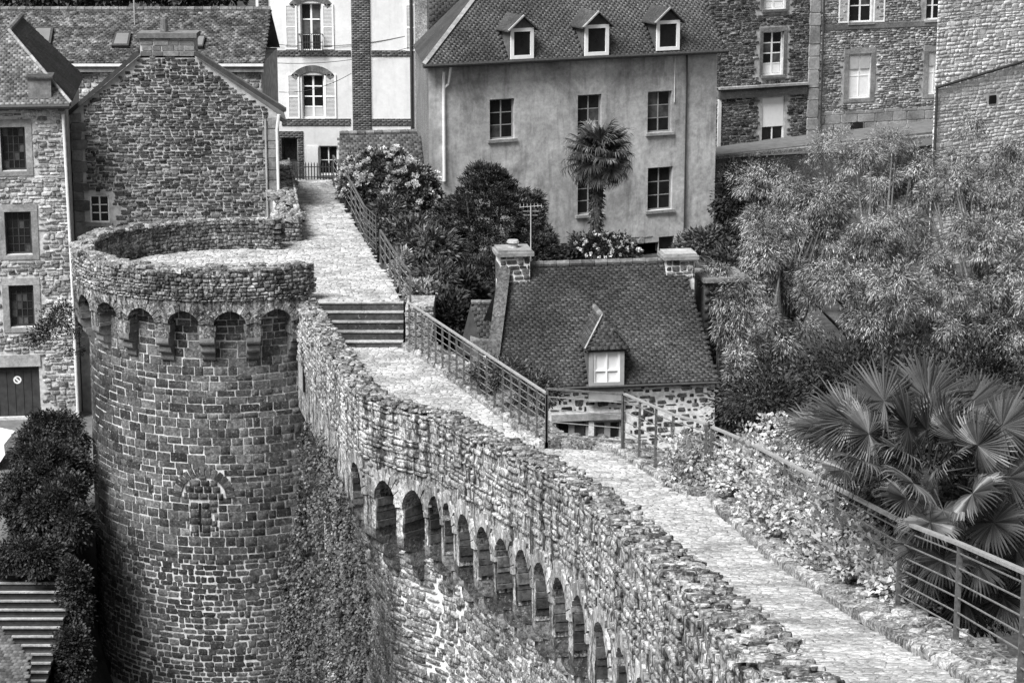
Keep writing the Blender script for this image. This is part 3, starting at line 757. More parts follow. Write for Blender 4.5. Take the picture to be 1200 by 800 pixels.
for (a, b, c, d) in rects:
    zc = (c + d) / 2; w0 = 0.0
    if ba_z < zc < ba_z + .80: w0 = math.sqrt(max(0.01, .85 ** 2 - (zc - ba_z) ** 2)) + .01
    elif 5.40 < zc <= ba_z: w0 = .42
    for (a2, b2) in (clip_out(a, b, w0) if w0 else [(a, b)]):
        um = (a2 + b2) / 2; P, T, Y = tframe(um, zc, 0, DR + .12 * max(0, (11.5 - c)) / 11); g_ = float(rng.uniform(.014, .03))
        (items if c > 4.6 else items_low).append((P, T * ((b2 - a2) * DR / TR - g_), Y * float(rng.uniform(.006, .02)), np.array([0, 0, d - c - g_])))
for (a, b, c, d) in courses(ba_u - .6, ba_u + .6, 5.40, 7.04, (.13, .2), (.16, .34), .05):
    zc = (c + d) / 2; w0 = .42 if zc <= ba_z else math.sqrt(max(0, .58 ** 2 - (zc - ba_z) ** 2)) - .01
    a, b = max(a, ba_u - w0), min(b, ba_u + w0)
    if b - a < .07: continue
    um = (a + b) / 2
    if abs(um - ba_u + .10) < .26 and 5.5 < zc < 6.32: continue
    P, T, Y = tframe(um, zc, 0, DR + .05); items.append((P, T * ((b - a) * DR / TR - .025), Y * .03, np.array([0, 0, d - c - .025])))
for sx_ in (-1, 1):
    z = 5.50
    for hh in (.22, .19, .24, .17): 
        P, T, Y = tframe(ba_u - .10 + sx_ * .165, z + hh / 2, 0, DR + .055); items.append((P, T * (.235 + .05 * math.sin(z * 9)), Y * .035, np.array([0, 0, hh - .018]))); z += hh
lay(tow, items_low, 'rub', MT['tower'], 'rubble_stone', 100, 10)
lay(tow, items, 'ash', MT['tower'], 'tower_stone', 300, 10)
for i in range(15):
    a = math.pi * (i + .5) / 15; r_ = .70; P, T, Y = tframe(ba_u + math.cos(a) * r_ * TR / DR, ba_z + math.sin(a) * r_, 0, DR + .05)
    Tv = T * math.sin(a) - np.array([0, 0, 1]) * math.cos(a); Rv = T * math.cos(a) + np.array([0, 0, 1]) * math.sin(a)
    o = bpy.data.objects.new('voussoir', proto_mesh('ash', i % 8, MT['tower'], 'voussoir')); link(o, tow); Tv = Tv * .118; Rv = Rv * .24; Y = Y * .04
    o.matrix_basis = Matrix(((Tv[0], Y[0], Rv[0], P[0]), (Tv[1], Y[1], Rv[1], P[1]), (Tv[2], Y[2], Rv[2], P[2]), (0, 0, 0, 1)))
P, T, Y = tframe(ba_u - .10, 5.9, .0, DR + .08)
MB().prism([P + T * a + np.array([0, 0, b]) - Y * .0 for a, b in ((-.03, -.38), (.03, -.38), (.03, .40), (-.03, .40))], Y * .02).build('arrow_slit', MT['glass'], tow)
for (u, h, zc) in ta: 
    arch_ring(tow, t3, u, h, zc, .36, .38, 'rubble_tower', 11, .2)
    for sd_ in (-1, 1): jamb_stones(tow, t3, u, h, zc - .35, ttop(u) - 1.72 + .01, .38, 'granite_dark', sd_)
for (p, q) in zip(ta[:-1], ta[1:]):
    uc = (p[0] + q[0]) / 2; corbel(tow, t3, None, uc, .36, ttop(uc) - 1.71, .40, (.26, .22, .2), (.0, .12, .25), 'granite_dark')
corbel(tow, t3, None, ta[0][0] + .6, .36, ttop(0) - 1.71, .40, (.26, .22, .2), (.0, .12, .25), 'granite_dark')

# little rubble wall that closes the terrace beside the ramp
lw = thing('stub_wall', 'crumbling rubble wall edging the ramp behind the round terrace', 'wall', hitz(345, 282, TZ), world=True)
A = hitz(352, 283, TZ); B = hitz(338, 215, 11.35); A0 = np.array([A[0], A[1]]); B0 = np.array([B[0], B[1]]); tt = (B0 - A0); LL = np.linalg.norm(tt); tt /= LL; nn = np.array([tt[1], -tt[0]])
m = MB(); m.prism([(A0[0] + nn[0] * .0, A0[1] + nn[1] * 0, 10.2), (A0[0] - nn[0] * .7, A0[1] - nn[1] * .7, 10.2), (B0[0] - nn[0] * .7, B0[1] - nn[1] * .7, 10.2), (B0[0], B0[1], 10.2)], (0, 0, 1.9)); m.build('core', MT['gable_mortar'], lw)
its = []
for (a, b, c, d) in courses(-.05, LL, 11.4, 12.2, (.1, .18), (.15, .4), .2):
    u = (a + b) / 2; z = (c + d) / 2; P = np.array([A0[0] + tt[0] * u + nn[0] * .01, A0[1] + tt[1] * u + nn[1] * .01, z]); its.append((P, np.array([tt[0], tt[1], 0]) * (b - a - .015), np.array([-nn[0], -nn[1], 0]) * .05, np.array([0, 0, d - c - .015])))
for k in range(90):
    u = float(rng.uniform(-.1, LL)); v = float(rng.uniform(-.05, .75)); P = np.array([A0[0] + tt[0] * u - nn[0] * v, A0[1] + tt[1] * u - nn[1] * v, 12.1]); a = float(rng.uniform(0, 3))
    its.append((P, np.array([math.cos(a), math.sin(a), 0]) * .3, np.array([.1 * float(rng.normal()), .1 * float(rng.normal()), -.1]), np.array([-math.sin(a), math.cos(a), 0]) * .22))
for (a, b, c, d) in courses(0, .75, 11.4, 12.2, (.1, .18), (.15, .4), .2):
    u = (a + b) / 2; P = np.array([A0[0] - nn[0] * u, A0[1] - nn[1] * u, (c + d) / 2]); its.append((P, np.array([nn[0], nn[1], 0]) * (b - a - .015) * -1, np.array([tt[0], tt[1], 0]) * .06, np.array([0, 0, d - c - .015])))
lay(lw, its, 'rub', MT['kerb'], 'stone', 100, 10)

# ---------------------------------------------------------------- railings
def railing(name, label, bases, h, nb, posts=None, flat=True, group='iron railings along the path', inset=.10, rm='handrail', pw=.05, hw_=.06):
    """bases: list of world points (x,y,z) of the run; posts: parameters along each run"""
    th = thing(name, label, 'railing', bases[0], world=True, group=group)
    pts = [np.array(b, float) for b in bases]
    for i, (p, q) in enumerate(zip(pts[:-1], pts[1:])):
        k = posts[i]
        for j in range(k + 1):
            if i and j == 0: continue
            b = p + (q - p) * j / max(k, 1); b[2] = b[2]
            mm = MB(); mm.box(b[0] - pw / 2, b[0] + pw / 2, b[1] - pw / 2, b[1] + pw / 2, b[2] - .12, b[2] + h - .02); mm.box(b[0] - pw * .8, b[0] + pw * .8, b[1] - pw * .8, b[1] + pw * .8, b[2] - .12, b[2] + .025); mm.build('post', MT['rail_iron'], th)
        MB().beam(p + (0, 0, h), q + (0, 0, h), hw_, .035).build('handrail', MT[rm], th)
        for r_ in range(nb):
            zz = inset + (h - inset) * (r_ + .35) / nb; MB().tube([p + (0, 0, zz), q + (0, 0, zz)], .011, 6).build('bar', MT['railbar'], th)
    return th
def kb(x, y, o=.12): return hit(x, y, o)
railing('path_railing', 'close-posted iron railing running down from the terrace steps beside the path', [kb(480, 404), kb(640, 519)], 1.06, 6, [18])
railing('path_railing', 'short level iron railing without middle posts before the cottage windows', [kb(641, 519) , kb(729, 527)], 1.16, 4, [1], rm='rail_iron')
railing('path_railing', 'iron railing with four posts before the cottage front', [kb(731, 527), kb(788, 556), np.array([3.52, 40.3, zp(40.3) + .12])], 1.17, 5, [3, 1])
railing('path_railing', 'long iron railing with worn handrail sloping past the big fan palm', [np.array([3.62, 40.2, zp(40.2) + .12]), np.array([4.0, 38.3, zp(38.3) + .12]), kb(1052, 710), kb(1120, 750), kb(1195, 800), np.array([4.9, 14.0, zp(14) + .12])], 1.12, 6, [1, 3, 1, 1, 2], pw=.058, hw_=.075)
def hz(x, y, z=TZ): return hitz(x, y, z + .02)
railing('ramp_railing', 'dark iron railing edging the ramp down from the white house', [hz(391, 216, 11.35), hz(412, 250, 11.45), hz(428, 282)], .98, 4, [3, 3], rm='rail_iron', group='iron railings on the terrace', hw_=.05)
railing('terrace_railing', 'dark iron railing with four posts above the steps', [hz(446, 306), hz(469, 344), hz(481, 359)], .88, 3, [4, 1], rm='rail_iron', group='iron railings on the terrace', hw_=.05)
lt = thing('lattice_panel', 'small iron lattice panel standing at the top of the terrace railing', 'panel', hz(434, 290), world=True)
P = hz(427, 283); Q = hz(441, 297); m = MB()
for t in np.linspace(0, 1, 5): b = P + (Q - P) * t; m.tube([b, b + (0, 0, 1.08)], .016, 5)
m.build('upright', MT['rail_iron'], lt); m = MB()
for t in np.linspace(.08, 1.06, 7): m.tube([P + (0, 0, t), Q + (0, 0, t)], .013, 5)
m.build('crossbar', MT['rail_iron'], lt)
gt = thing('picket_gate', 'low black iron picket fence at the top of the ramp', 'fence', hitz(366, 212, 11.35), world=True)
P = hitz(345, 211, 11.36); Q = hitz(389, 211, 11.36)
for t in np.linspace(0, 1, 14): b = P + (Q - P) * t; MB().tube([b, b + (0, 0, .55), b + (0, 0, .62)], [.02, .02, .004], 6).build('picket', MT['iron'], gt)
for z in (.1, .45): MB().beam(P + (0, 0, z), Q + (0, 0, z), .03, .03).build('rail', MT['iron'], gt)
# low block at the foot of the railing beside the steps
bl = thing('stone_pier', 'small rubble pier at the right end of the steps', 'pier', hit(483, 405, 0), world=True)
P = hit(480, 404, 0); its = []
m = MB(); m.box(P[0] - .1, P[0] + .6, P[1] + .1, P[1] + 1.5, 10, TZ + .1); m.build('core', MT['kerb'], bl)
for (a, b, c, d) in courses(P[0] - .12, P[0] + .62, 10.7, TZ + .12, (.12, .2), (.18, .4), .1): its.append((np.array([(a + b) / 2, P[1] + .1, (c + d) / 2]), np.array([b - a - .02, 0, 0]), np.array([0, .03, 0]), np.array([0, 0, d - c - .02])))
lay(bl, its, 'rub', MT['kerb'], 'stone', 40, 8)

# ================================================================== HOUSES
def mono_roof(mb, pts): mb.poly(pts)
def slate_plane(th, corners, cw, ch, mat, Mw, name='slate', cap=0, proud=.005, base=True, skip=None, deckname='roof_deck', minpx=10):
    """corners: eave-left, eave-right, top-right, top-left in local coords"""
    a, b, c, d = (np.array(q, float) for q in corners); T = b - a; W = np.linalg.norm(T); T /= W
    up = (d - a) - T * np.dot(d - a, T); H = np.linalg.norm(up); Vv = up / H; sl = np.dot(d - a, T) / H; sr = (np.dot(c - a, T) - W) / H
    x0 = min(0, sl * H)
    def mk(u, z):
        u = u + x0; ok = sl * z < u < W + sr * z
        return ok and not (skip and skip(a + T * u + Vv * z))
    its = plane_items(a + T * x0, T, Vv, max(W, W + sr * H) - x0, H, cw, ch, proud, mk)
    N = np.cross(T, Vv); dk = None
    if base: dk = MB().prism([a - N * .03, b - N * .03, c - N * .03, d - N * .03], -N * .06).build(deckname, mat, th)
    lay(th, its, 'slate', mat, name, cap, minpx, Mw)
    return T, Vv, N
def ridge_tiles(th, p, q, mat, r_=.09, ln=.32, name='ridge_tile'):
    p, q = np.array(p, float), np.array(q, float); n = max(1, int(np.linalg.norm(q - p) / ln)); d = (q - p) / n
    for i in range(n): MB().tube([p + d * i, p + d * (i + .96)], [r_, r_ * 1.12], 8).build(name, mat, th)

# ---------------------------------------------------------------- grey plastered town house
F = Fac(503, 84.5, 838, 89.5, 200, 7.4); h = F.thing('plastered_house', 'tall grey plastered house with three roof dormers behind the small palm', 'house')
He = F.uz(670, 67)[1]; Wd = F.W
wins = [(574, 116, 603, 163), (677, 111, 705, 160), (759, 107, 787, 155), (677, 206, 705, 251), (759, 196, 788, 246)]
wr = [F.rect(*q) for q in wins]; base_w = F.rect(772, 277, 790, 294)
zbase = F.uz(700, 282)[1]
m = MB(); wall_panel(m, 0, Wd, 0, He, wr + [base_w]); m.build('wall', MT['plaster'], h)
SX = F.uz(488, 150, 6.0)[0]
m = MB(); m.poly([(SX, 6, 0), (0, 0, 0), (0, 0, He), (SX, 6, He)]); m.build('side_wall', MT['pebble'], h)
m = MB(); m.poly([(Wd, 0, 0), (Wd, 6, 0), (Wd, 6, He), (Wd, 3, He + 3.8), (Wd, 0, He)]); m.poly([(Wd, 6, 0), (SX, 6, 0), (SX, 6, He), (Wd, 6, He)]); m.build('end_wall', MT['plaster'], h)
for q in wr: window(h, q, 2, 3, fm='greypaint', sill='granite', rec=.14, fw=.05)
window(h, base_w, 1, 1, sill=None, fm='darkwood')
its = flat_items(courses(0, Wd, 0, zbase, (.16, .28), (.25, .6), .12), .03, (.02, .045), outside([grow(base_w, .1)])); lay(h, its, 'rub', MT['gable'], 'base_stone', 60, 9, F.M)
k = 1.19; rt = 3.3
roof = [(-.3, -.3, He), (Wd + .2, -.3, He), (Wd + .2, 3, He + rt * k), (1.3 * rt * k - .3, 3, He + rt * k)]
dorm = []
for (x0, y0, x1, y1) in ((598, 33, 625, 69), (685, 29, 713, 65), (769, 24, 796, 59)):
    pb = F.slope((x0 + x1) / 2, y1, -.3, He, k); yy = pb[1] - .02; ra = F.rect(x0, y0, x1, y1, yy); dorm.append((yy, ra))
def skipd(P): return any(r_[0] - .05 < P[0] < r_[1] + .05 and yy < P[1] < yy + 1.0 and P[2] < r_[3] for yy, r_ in dorm)
slate_plane(h, roof, .20, .10, MT['slate_main'], F.M, skip=skipd)
m = MB(); m.poly([(-.3, -.3, He), (1.3 * rt * k - .3, 3, He + rt * k), (SX, 6.3, He)]); m.poly([(1.3 * rt * k - .3, 3, He + rt * k), (Wd + .2, 3, He + rt * k), (Wd + .2, 6.3, He), (SX, 6.3, He)]); m.build('rear_roof', MT['slate_dark'], h)
MB().beam((-.3, -.3, He + .05), (1.3 * rt * k - .3, 3, He + rt * k + .05), .15, .05, (0, -.6, .8)).build('hip_flashing', MT['granite'], h)
MB().tube([(-.35, -.38, He - .03), (Wd + .25, -.38, He - .03)], .075, 8).build('gutter', MT['iron'], h)
for yy, r_ in dorm:
    a, b, c, d = r_; dd = MB(); top = d + .02; back = yy + (top - c) / k
    dd.poly([(a, yy, c), (a, yy, top), (a, back, top)]); dd.poly([(b, yy, c), (b, back, top), (b, yy, top)])
    ob = dd.build('dormer', MT['slate_dark'], h)
    wobj = MB(); f_ = .13
    wobj.box(a, a + f_, yy - .05, yy + .03, c, d); wobj.box(b - f_, b, yy - .05, yy + .03, c, d); wobj.box(a + f_, b - f_, yy - .05, yy + .03, c, c + f_); wobj.box(a + f_, b - f_, yy - .05, yy + .03, d - f_, d); wobj.build('window_frame', MT['whitepaint'], ob)
    MB().box(a + f_, b - f_, yy + .01, yy + .028, c + f_, d - f_).build('pane', MT['glass'], ob)
    mid = (a + b) / 2; pk = d + (b - a) * .42; ov = .16; rb = yy + (pk - c) / k + .1; eb = yy + (d - c) / k + .1
    g = MB(); g.poly([(a - .02, yy - .02, d), (b + .02, yy - .02, d), (mid, yy - .02, pk)]); g.build('gable', MT['slate_dark'], ob)
    for sx in (-1, 1):
        e = mid + sx * ((b - a) / 2 + ov); ez = d - ov * .75
        g = MB(); g.prism([(e, yy - .2, ez), (mid, yy - .2, pk + .03), (mid, rb, pk + .03), (e, eb - .1, ez)], (0, 0, .05)); g.build('dormer_roof', MT['slate'], ob)
    MB().beam((mid - (b - a) / 2 - ov, yy - .2, d - ov * .75 + .06), (mid, yy - .2, pk + .09), .08, .05).build('verge', MT['granite'], ob)
pp = F.uz(519, 100)[0]; MB().tube([(pp, -.07, He - .3), (pp, -.07, F.uz(521, 212)[1])], .06, 8).build('downpipe', MT['pipe'], h)
MB().tube([(pp, -.07, He - .9), (pp + .18, -.09, He - .75), (pp + .2, -.3, He - .1)], .045, 6).build('swan_neck', MT['pipe'], h)
pp = F.uz(803, 150)[0]; MB().tube([(pp, -.06, He - .05), (pp, -.06, .1)], .035, 6).build('cable_pipe', MT['iron'], h)
pp = F.uz(790, 100)[0]; MB().tube([(pp, -.04, He - .1), (pp, -.04, F.uz(790, 120)[1])], .02, 6).build('cable', MT['pipe'], h)
# the neighbour squeezed in behind its left end
F2 = Fac(486, 90.8, 548, 90.8, 40, 7.4); h2 = F2.thing('narrow_stone_house', 'narrow pebbly stone gable and slate roof squeezed behind the plastered house', 'house')
zt = F2.uz(515, -60)[1]; m = MB(); m.box(0, .5, 0, .45, 0, zt); m.build('chimney_wall', MT['pebble'], h2)
a0, a1 = F2.uz(502, 70)[0], F2.uz(548, 70)[0]; ze = F2.uz(520, 66)[1]
m = MB(); m.box(.502, a1, .3, 2.6, 0, ze); m.build('wall', MT['gable'], h2)
slate_plane(h2, [(.51, .1, ze - .2), (a1 + .4, .1, ze - .2), (a1 + .4, 2.6, ze + 2.6), (.51, 2.6, ze + 2.6)], .24, .16, MT['slate'], F2.M)

# ---------------------------------------------------------------- white house with brick bands
F = Fac(303, 96, 490, 96, 140, 7.6); h = F.thing('white_house', 'white plastered house with brick bands, arched windows and pale shutters', 'house')
Ht = F.uz(400, -70)[1]
w_up = F.rect(352, 4, 377, 60); w_mid = F.rect(354, 88, 380, 139); door = F.rect(330, 162, 349, 215); wg = F.rect(374, 171, 396, 205)
m = MB(); wall_panel(m, 0, F.W, 0, Ht, [w_up, w_mid, door, wg]); m.build('wall', MT['white'], h)
MB().box(0, F.W, .5, 7, 0, Ht).build('house_body', MT['white'], h)
def bricks(th, rc, M_, name='brick', bw_=.22, bh=.075, y=0.0, pr=.04):
    a, b, c, d = rc; MB().box(a, b, y - .02, y + .02, c, d).build('brick_bed', MT['brickmortar'], th)
    its = []; j = 0; z = c
    while z < d - .01:
        u = a - (bw_ / 2 if j % 2 else 0)
        while u < b - .01:
            x0, x1 = max(a, u), min(b, u + bw_)
            if x1 - x0 > .03: its.append((np.array([(x0 + x1) / 2, y - .015, (z + min(d, z + bh)) / 2]), np.array([x1 - x0 - .012, 0, 0]), np.array([0, pr - .015, 0]), np.array([0, 0, min(bh, d - z) - .014])))
            u += bw_
        z += bh; j += 1
    lay(th, its, 'brick', MT['brickdark'], name, 0, 12, M_)
for q in ((303, -40, 314, 66), (412, -40, 434, 158)): bricks(h, F.rect(*q), F.M, pr=.07)
for q in ((315, 59, 411, 66), (435, 59, 484, 66), (330, 139, 411, 147), (435, 139, 484, 147)): bricks(h, F.rect(*q), F.M)
def arched(th, rc, F_, boxmat='brickdark'):
    a, b, c, d = rc; mid = (a + b) / 2; hw = (b - a) / 2; m_ = MB(); R_ = hw * 2.0; zc = d - math.sqrt(R_ * R_ - hw * hw) + .02; n = 15
    for i in range(n):
        t0 = math.asin((hw + .25) / R_) * (-1 + 2 * i / n); t1 = math.asin((hw + .25) / R_) * (-1 + 2 * (i + .93) / n)
        q = [(mid + r_ * math.sin(t), -.05, zc + r_ * math.cos(t)) for r_, t in ((R_, t0), (R_, t1), (R_ + .26, t1), (R_ + .26, t0))]; m_.prism(q, (0, .07, 0))
    return m_.build('brick_arch', MT[boxmat], th)
def shutter(th, rc, y=-.05, mat='shutter', slats=True, name='shutter'):
    a, b, c, d = rc; mid = (c + d) / 2; m_ = MB(); f_ = .06
    m_.box(a, a + f_, y, y + .035, c, d); m_.box(b - f_, b, y, y + .035, c, d)
    for z in (c, mid - f_ / 2, d - f_): m_.box(a + f_, b - f_, y, y + .035, z, z + f_)
    o = m_.build(name, MT['whitepaint'], th)
    s_ = MB(); z = c + f_
    while z < d - f_ - .03:
        s_.poly([(a + f_, y + .03, z + .05), (b - f_, y + .03, z + .05), (b - f_, y + .008, z), (a + f_, y + .008, z)]); z += .055
    s_.build('slats', MT[mat], o); return o
wo = window(h, w_up, 2, 3, fm='whitepaint', rec=.18, sill=None, bar=.05); arched(h, w_up, F)
wo2 = window(h, w_mid, 2, 4, fm='whitepaint', rec=.16, sill=None, bar=.05, low=1, lowmat='shutter'); arched(h, w_mid, F)
for q in ((334, 5, 348, 58), (377.5, 5, 391, 58), (337, 87, 351, 139), (380.5, 87, 394, 139), (475, 5, 487, 60)): shutter(h, F.rect(*q))
a, b, c, d = F.rect(351, 39, 378, 60); bal = MB()
for t in np.linspace(0, 1, 12): bal.box(a + (b - a) * t - .012, a + (b - a) * t + .012, -.28, -.26, c, d)
for z in (c + .02, (c + d) / 2, d - .03): bal.box(a - .03, b + .03, -.285, -.255, z, z + .035)
for x in (a, b): bal.box(x - .015, x + .015, -.255, -.02, d - .06, d - .02); bal.box(x - .015, x + .015, -.255, -.02, c, c + .04)
bal.build('balcony_rail', MT['iron'], wo)
a, b, c, d = door; window(h, (a, b, c, d), 1, 2, fm='darkwood', rec=.2, sill=None, name='door'); bricks(h, (a - .28, a - .01, c, d), F.M); bricks(h, (b + .01, b + .25, c, d), F.M); bricks(h, (a - .28, b + .25, d + .01, d + .3), F.M)
window(h, wg, 2, 2, fm='whitepaint', rec=.12, sill='granite'); a, b, c, d = F.rect(360, 171, 373, 213); MB().box(a, b, -.06, -.02, c, d).build('shutter', MT['whitepaint'], h)
MB().tube([(F.uz(482, 60)[0], -.08, Ht), (F.uz(482, 60)[0], -.08, F.uz(482, 155)[1])], .06, 8).build('downpipe', MT['iron'], h)
# slate lean-to beside it
F3 = Fac(398, 86, 494, 86.5, 190, 7.6); h3 = F3.thing('slate_lean_to', 'small lean-to with a plain slate roof in front of the white house', 'shed')
z1 = F3.uz(445, 205)[1]; z2 = F3.uz(440, 156, 1.8)[1]; xr = F3.W
MB().box(0, xr, .05, 1.8, 0, z1 - .05).build('wall', MT['gable'], h3)
xl = F3.uz(398, 157, 1.8)[0]; x2 = F3.uz(489, 157, 1.8)[0]
slate_plane(h3, [(-.05, -.1, z1), (xr + .15, -.1, z1), (x2, 1.8, z2), (xl, 1.8, z2)], .2, .13, MT['slate_dark'], F3.M); ridge_tiles(h3, (xl, 1.8, z2 + .02), (x2, 1.8, z2 + .02), MT['ridge'])

# ---------------------------------------------------------------- stone gable house behind the tower
F = Fac(85, 72, 327, 72, 200, 4.5); h = F.thing('gable_house', 'dark rubble gable end with a broad chimney rising behind the round tower', 'house')
eL, eR = F.uz(84, 134), F.uz(328, 128); cl, cr = F.uz(163, 66), F.uz(229, 66); wn = F.rect(105, 229, 128, 261)
ze = min(eL[1], eR[1]); W = F.W
m = MB(); wall_panel(m, 0, W, 0, ze, [wn]); m.poly([(0, 0, ze), (W, 0, ze), (cr[0], 0, cr[1]), (cl[0], 0, cl[1])]); m.build('wall', MT['gable_mortar'], h)
MB().prism([(0, .35, 0), (W - .05, .35, 0), (W - .55, 3.6, 0), (-.5, 3.6, 0)], (0, 0, ze - .6)).build('house_body', MT['gable_mortar'], h)
def gmask(cx, cz, a, b, c, d):
    if not outside([grow(wn, .12)])(cx, cz, a, b, c, d): return False
    if d > ze:
        t = (d - ze) / (cl[1] - ze); return a > cl[0] * t and b < W + (cr[0] - W) * t and d < cl[1] + .02
    return True
its = flat_items(courses(.42, W - .3, 3.2, cl[1], (.065, .125), (.10, .34), .3), .022, (.015, .05), gmask); lay(h, its, 'rub', MT['gable'], 'stone', 250, 10, F.M)
its = []
for (xa, s_) in ((0, 1), (W, -1)):
    z = 3.2; j = 0
    while z < ze - .15:
        hh = float(rng.uniform(.24, .4)); l = .5 if j % 2 else .34; x0, x1 = (xa, xa + l) if s_ > 0 else (xa - l, xa); its.append((np.array([(x0 + x1) / 2, 0, z + hh / 2]), np.array([x1 - x0 - .02, 0, 0]), np.array([0, .05, 0]), np.array([0, 0, hh - .02]))); z += hh; j += 1
lay(h, its, 'ash', MT['granite_dark'], 'quoin', 60, 8, F.M)
window(h, wn, 2, 3, fm='whitepaint', rec=.08, fw=.05, sill='granite_dark')
ch_a, ch_b, ch_c, ch_d = F.rect(164, 40, 228, 66); m = MB(); m.box(ch_a, ch_b, .0, .75, ch_c - .05, ch_d); cho = m.build('chimney', MT['gable_mortar'], h)
its = flat_items(courses(ch_a, ch_b, ch_c, ch_d - .12, (.14, .2), (.25, .5), .05), .02, (.02, .035)); lay(h, its, 'ash', MT['granite_dark'], 'chimney_block', 40, 8, F.M)
MB().box(ch_a - .08, ch_b + .08, -.1, .85, ch_d - .12, ch_d + .03).build('chimney_cap', MT['slate_dark'], cho)
px_ = F.uz(190, 25)[0]; MB().tube([(px_, .35, ch_d), (px_, .35, ch_d + .45)], [.14, .1], 10).build('chimney_pot', MT['ridge'], cho)
rz = cl[1] + .35; rm_ = (cl[0] + cr[0]) / 2
for nm, (e, c_) in (('left', (eL, cl)), ('right', (eR, cr))):
    a = np.array([e[0] + (-.18 if nm == 'left' else .18), -.1, e[1] - .08]); b = np.array([c_[0], -.1, c_[1] + .08]); q = b - a
    MB().prism([a, b, b + (0, .3, 0), a + (0, .3, 0)], (0, 0, .1)).build('gable_coping', MT['slate_dark'], h); dz_ = np.array([0, .3, -.45])
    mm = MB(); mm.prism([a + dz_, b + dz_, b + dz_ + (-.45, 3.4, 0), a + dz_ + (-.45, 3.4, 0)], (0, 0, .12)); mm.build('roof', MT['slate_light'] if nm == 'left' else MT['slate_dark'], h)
    MB().beam(a + (0, -.02, .04), b + (0, -.02, .04), .06, .13, (0, 0, 1)).build('verge', MT['darkwood'], h)
mm = MB(); mm.prism([(cl[0], .8, cl[1] - .4), (rm_, .8, rz - .4), (cr[0], .8, cr[1] - .4)], (-.35, 2.8, 0)); mm.build('ridge_roof', MT['slate_light'], h)
MB().tube([(W + .05, -.12, eR[1] - .15), (W - .02, -.12, eR[1] - .6), (W - .02, -.12, 4)], .05, 8).build('downpipe', MT['pipe'], h)
MB().tube([(W - .38, -.08, F.uz(315, 140)[1]), (W - .38, -.08, 4)], .035, 8).build('thin_pipe', MT['zinc'], h)

# ---------------------------------------------------------------- pale rubble house on the left
F = Fac(-70, 70.5, 84, 71, 300, 4.6); h = F.thing('rubble_house', 'pale rubble house with small barred windows and a dark garage door at the left edge', 'house')
eav = F.uz(40, 123)[1]; W = F.W
W1 = F.rect(1, 149, 30, 200); W2 = F.rect(6, 248, 37, 298); W3 = F.rect(11, 334, 40, 383); GD = F.rect(-40, 430, 47, 489)
m = MB(); wall_panel(m, 0, W, 0, eav, [W1, W2, W3, GD]); m.build('wall', MT['wall_mortar'], h); m = MB(); m.box(0, W, .45, 7, 0, eav); m.build('house_body', MT['wall_mortar'], h)
its = flat_items(courses(0, W, 1.0, eav, (.08, .16), (.12, .40), .3), .026, (.015, .05), outside([grow(q, .2) for q in (W1, W2, W3)] + [(GD[0] - .1, GD[1] + .05, GD[2] - 1, GD[3] + .4)])); lay(h, its, 'rub', MT['lefthouse'], 'stone', 220, 10, F.M)
for q in (W1, W2, W3): window(h, q, 4, 5, fm='darkwood', rec=.14, sill=None, surround='granite', sw=.2, bar=.02)
a, b, c, d = GD
do = MB().box(a, b, .16, .2, c, d).build('garage_door', MT['darkwood'], h)
for i in range(9): x = a + (b - a) * (i + .5) / 9; MB().box(x - (b - a) / 18 + .008, x + (b - a) / 18 - .008, .125, .157, c, d - .12).build('plank', MT['darkwood'], do)
MB().box(a - .1, b + .06, -.05, .14, d + .005, d + .38).build('lintel', MT['granite'], h)
sx, sz = F.uz(20, 446); m = MB(); n = 20
for i in range(n):
    t0, t1 = 2 * math.pi * i / n, 2 * math.pi * (i + 1) / n; m.poly([(sx + r_ * math.cos(t), .115, sz + r_ * math.sin(t)) for r_, t in ((.08, t0), (.125, t0), (.125, t1), (.08, t1))][::-1])
m.prism([(sx - .10, .112, sz + .06), (sx - .06, .112, sz + .10), (sx + .10, .112, sz - .06), (sx + .06, .112, sz - .10)], (0, .004, 0)); m.build('no_parking_roundel', MT['whitepaint'], do)
pA, pB = F.uz(74, 134), F.uz(80, 300); MB().tube([(pA[0], -.08, pA[1]), (pA[0] + .05, -.08, pB[1]), (pA[0] + .05, -.08, .6)], .05, 8).build('downpipe', MT['pipe'], h)
MB().tube([(0, -.32, eav - .02), (W + .15, -.32, eav - .02)], .08, 8).build('gutter', MT['iron'], h)
ap = F.uz(10, 36, 2.1); apx, apz = ap; 
slate_plane(h, [(-.2, -.3, eav + .05), (W + .2, -.3, eav + .05), (apx + .02, 2.1, apz), (apx - .02, 2.1, apz)], .16, .10, MT['slate_light'], F.M)
rr = [(W + .2, -.3, eav + .05), (W + .2, 7, eav + .05), (apx, 7, apz), (apx, 2.1, apz)]
slate_plane(h, rr, .16, .10, MT['slate'], F.M); m = MB(); m.poly([(apx, 2.1, apz), (apx, 7, apz), (-.2, 7, eav), (-.2, -.3, eav)]); m.build('left_roof', MT['slate'], h)
ridge_tiles(h, (W + .2, -.3, eav + .08), (apx, 2.1, apz + .03), MT['granite'], .05); ridge_tiles(h, (apx, 2.1, apz + .03), (apx, 7, apz + .03), MT['ridge'])
a, b, c, d = F.rect(33, 92, 60, 124, -.1); m = MB(); m.box(a, b, -.12, .9, c + .1, d); co = m.build('chimney_stub', MT['granite_dark'], h); MB().box(a - .06, b + .06, -.18, .95, d, d + .06).build('cap', MT['slate'], co)

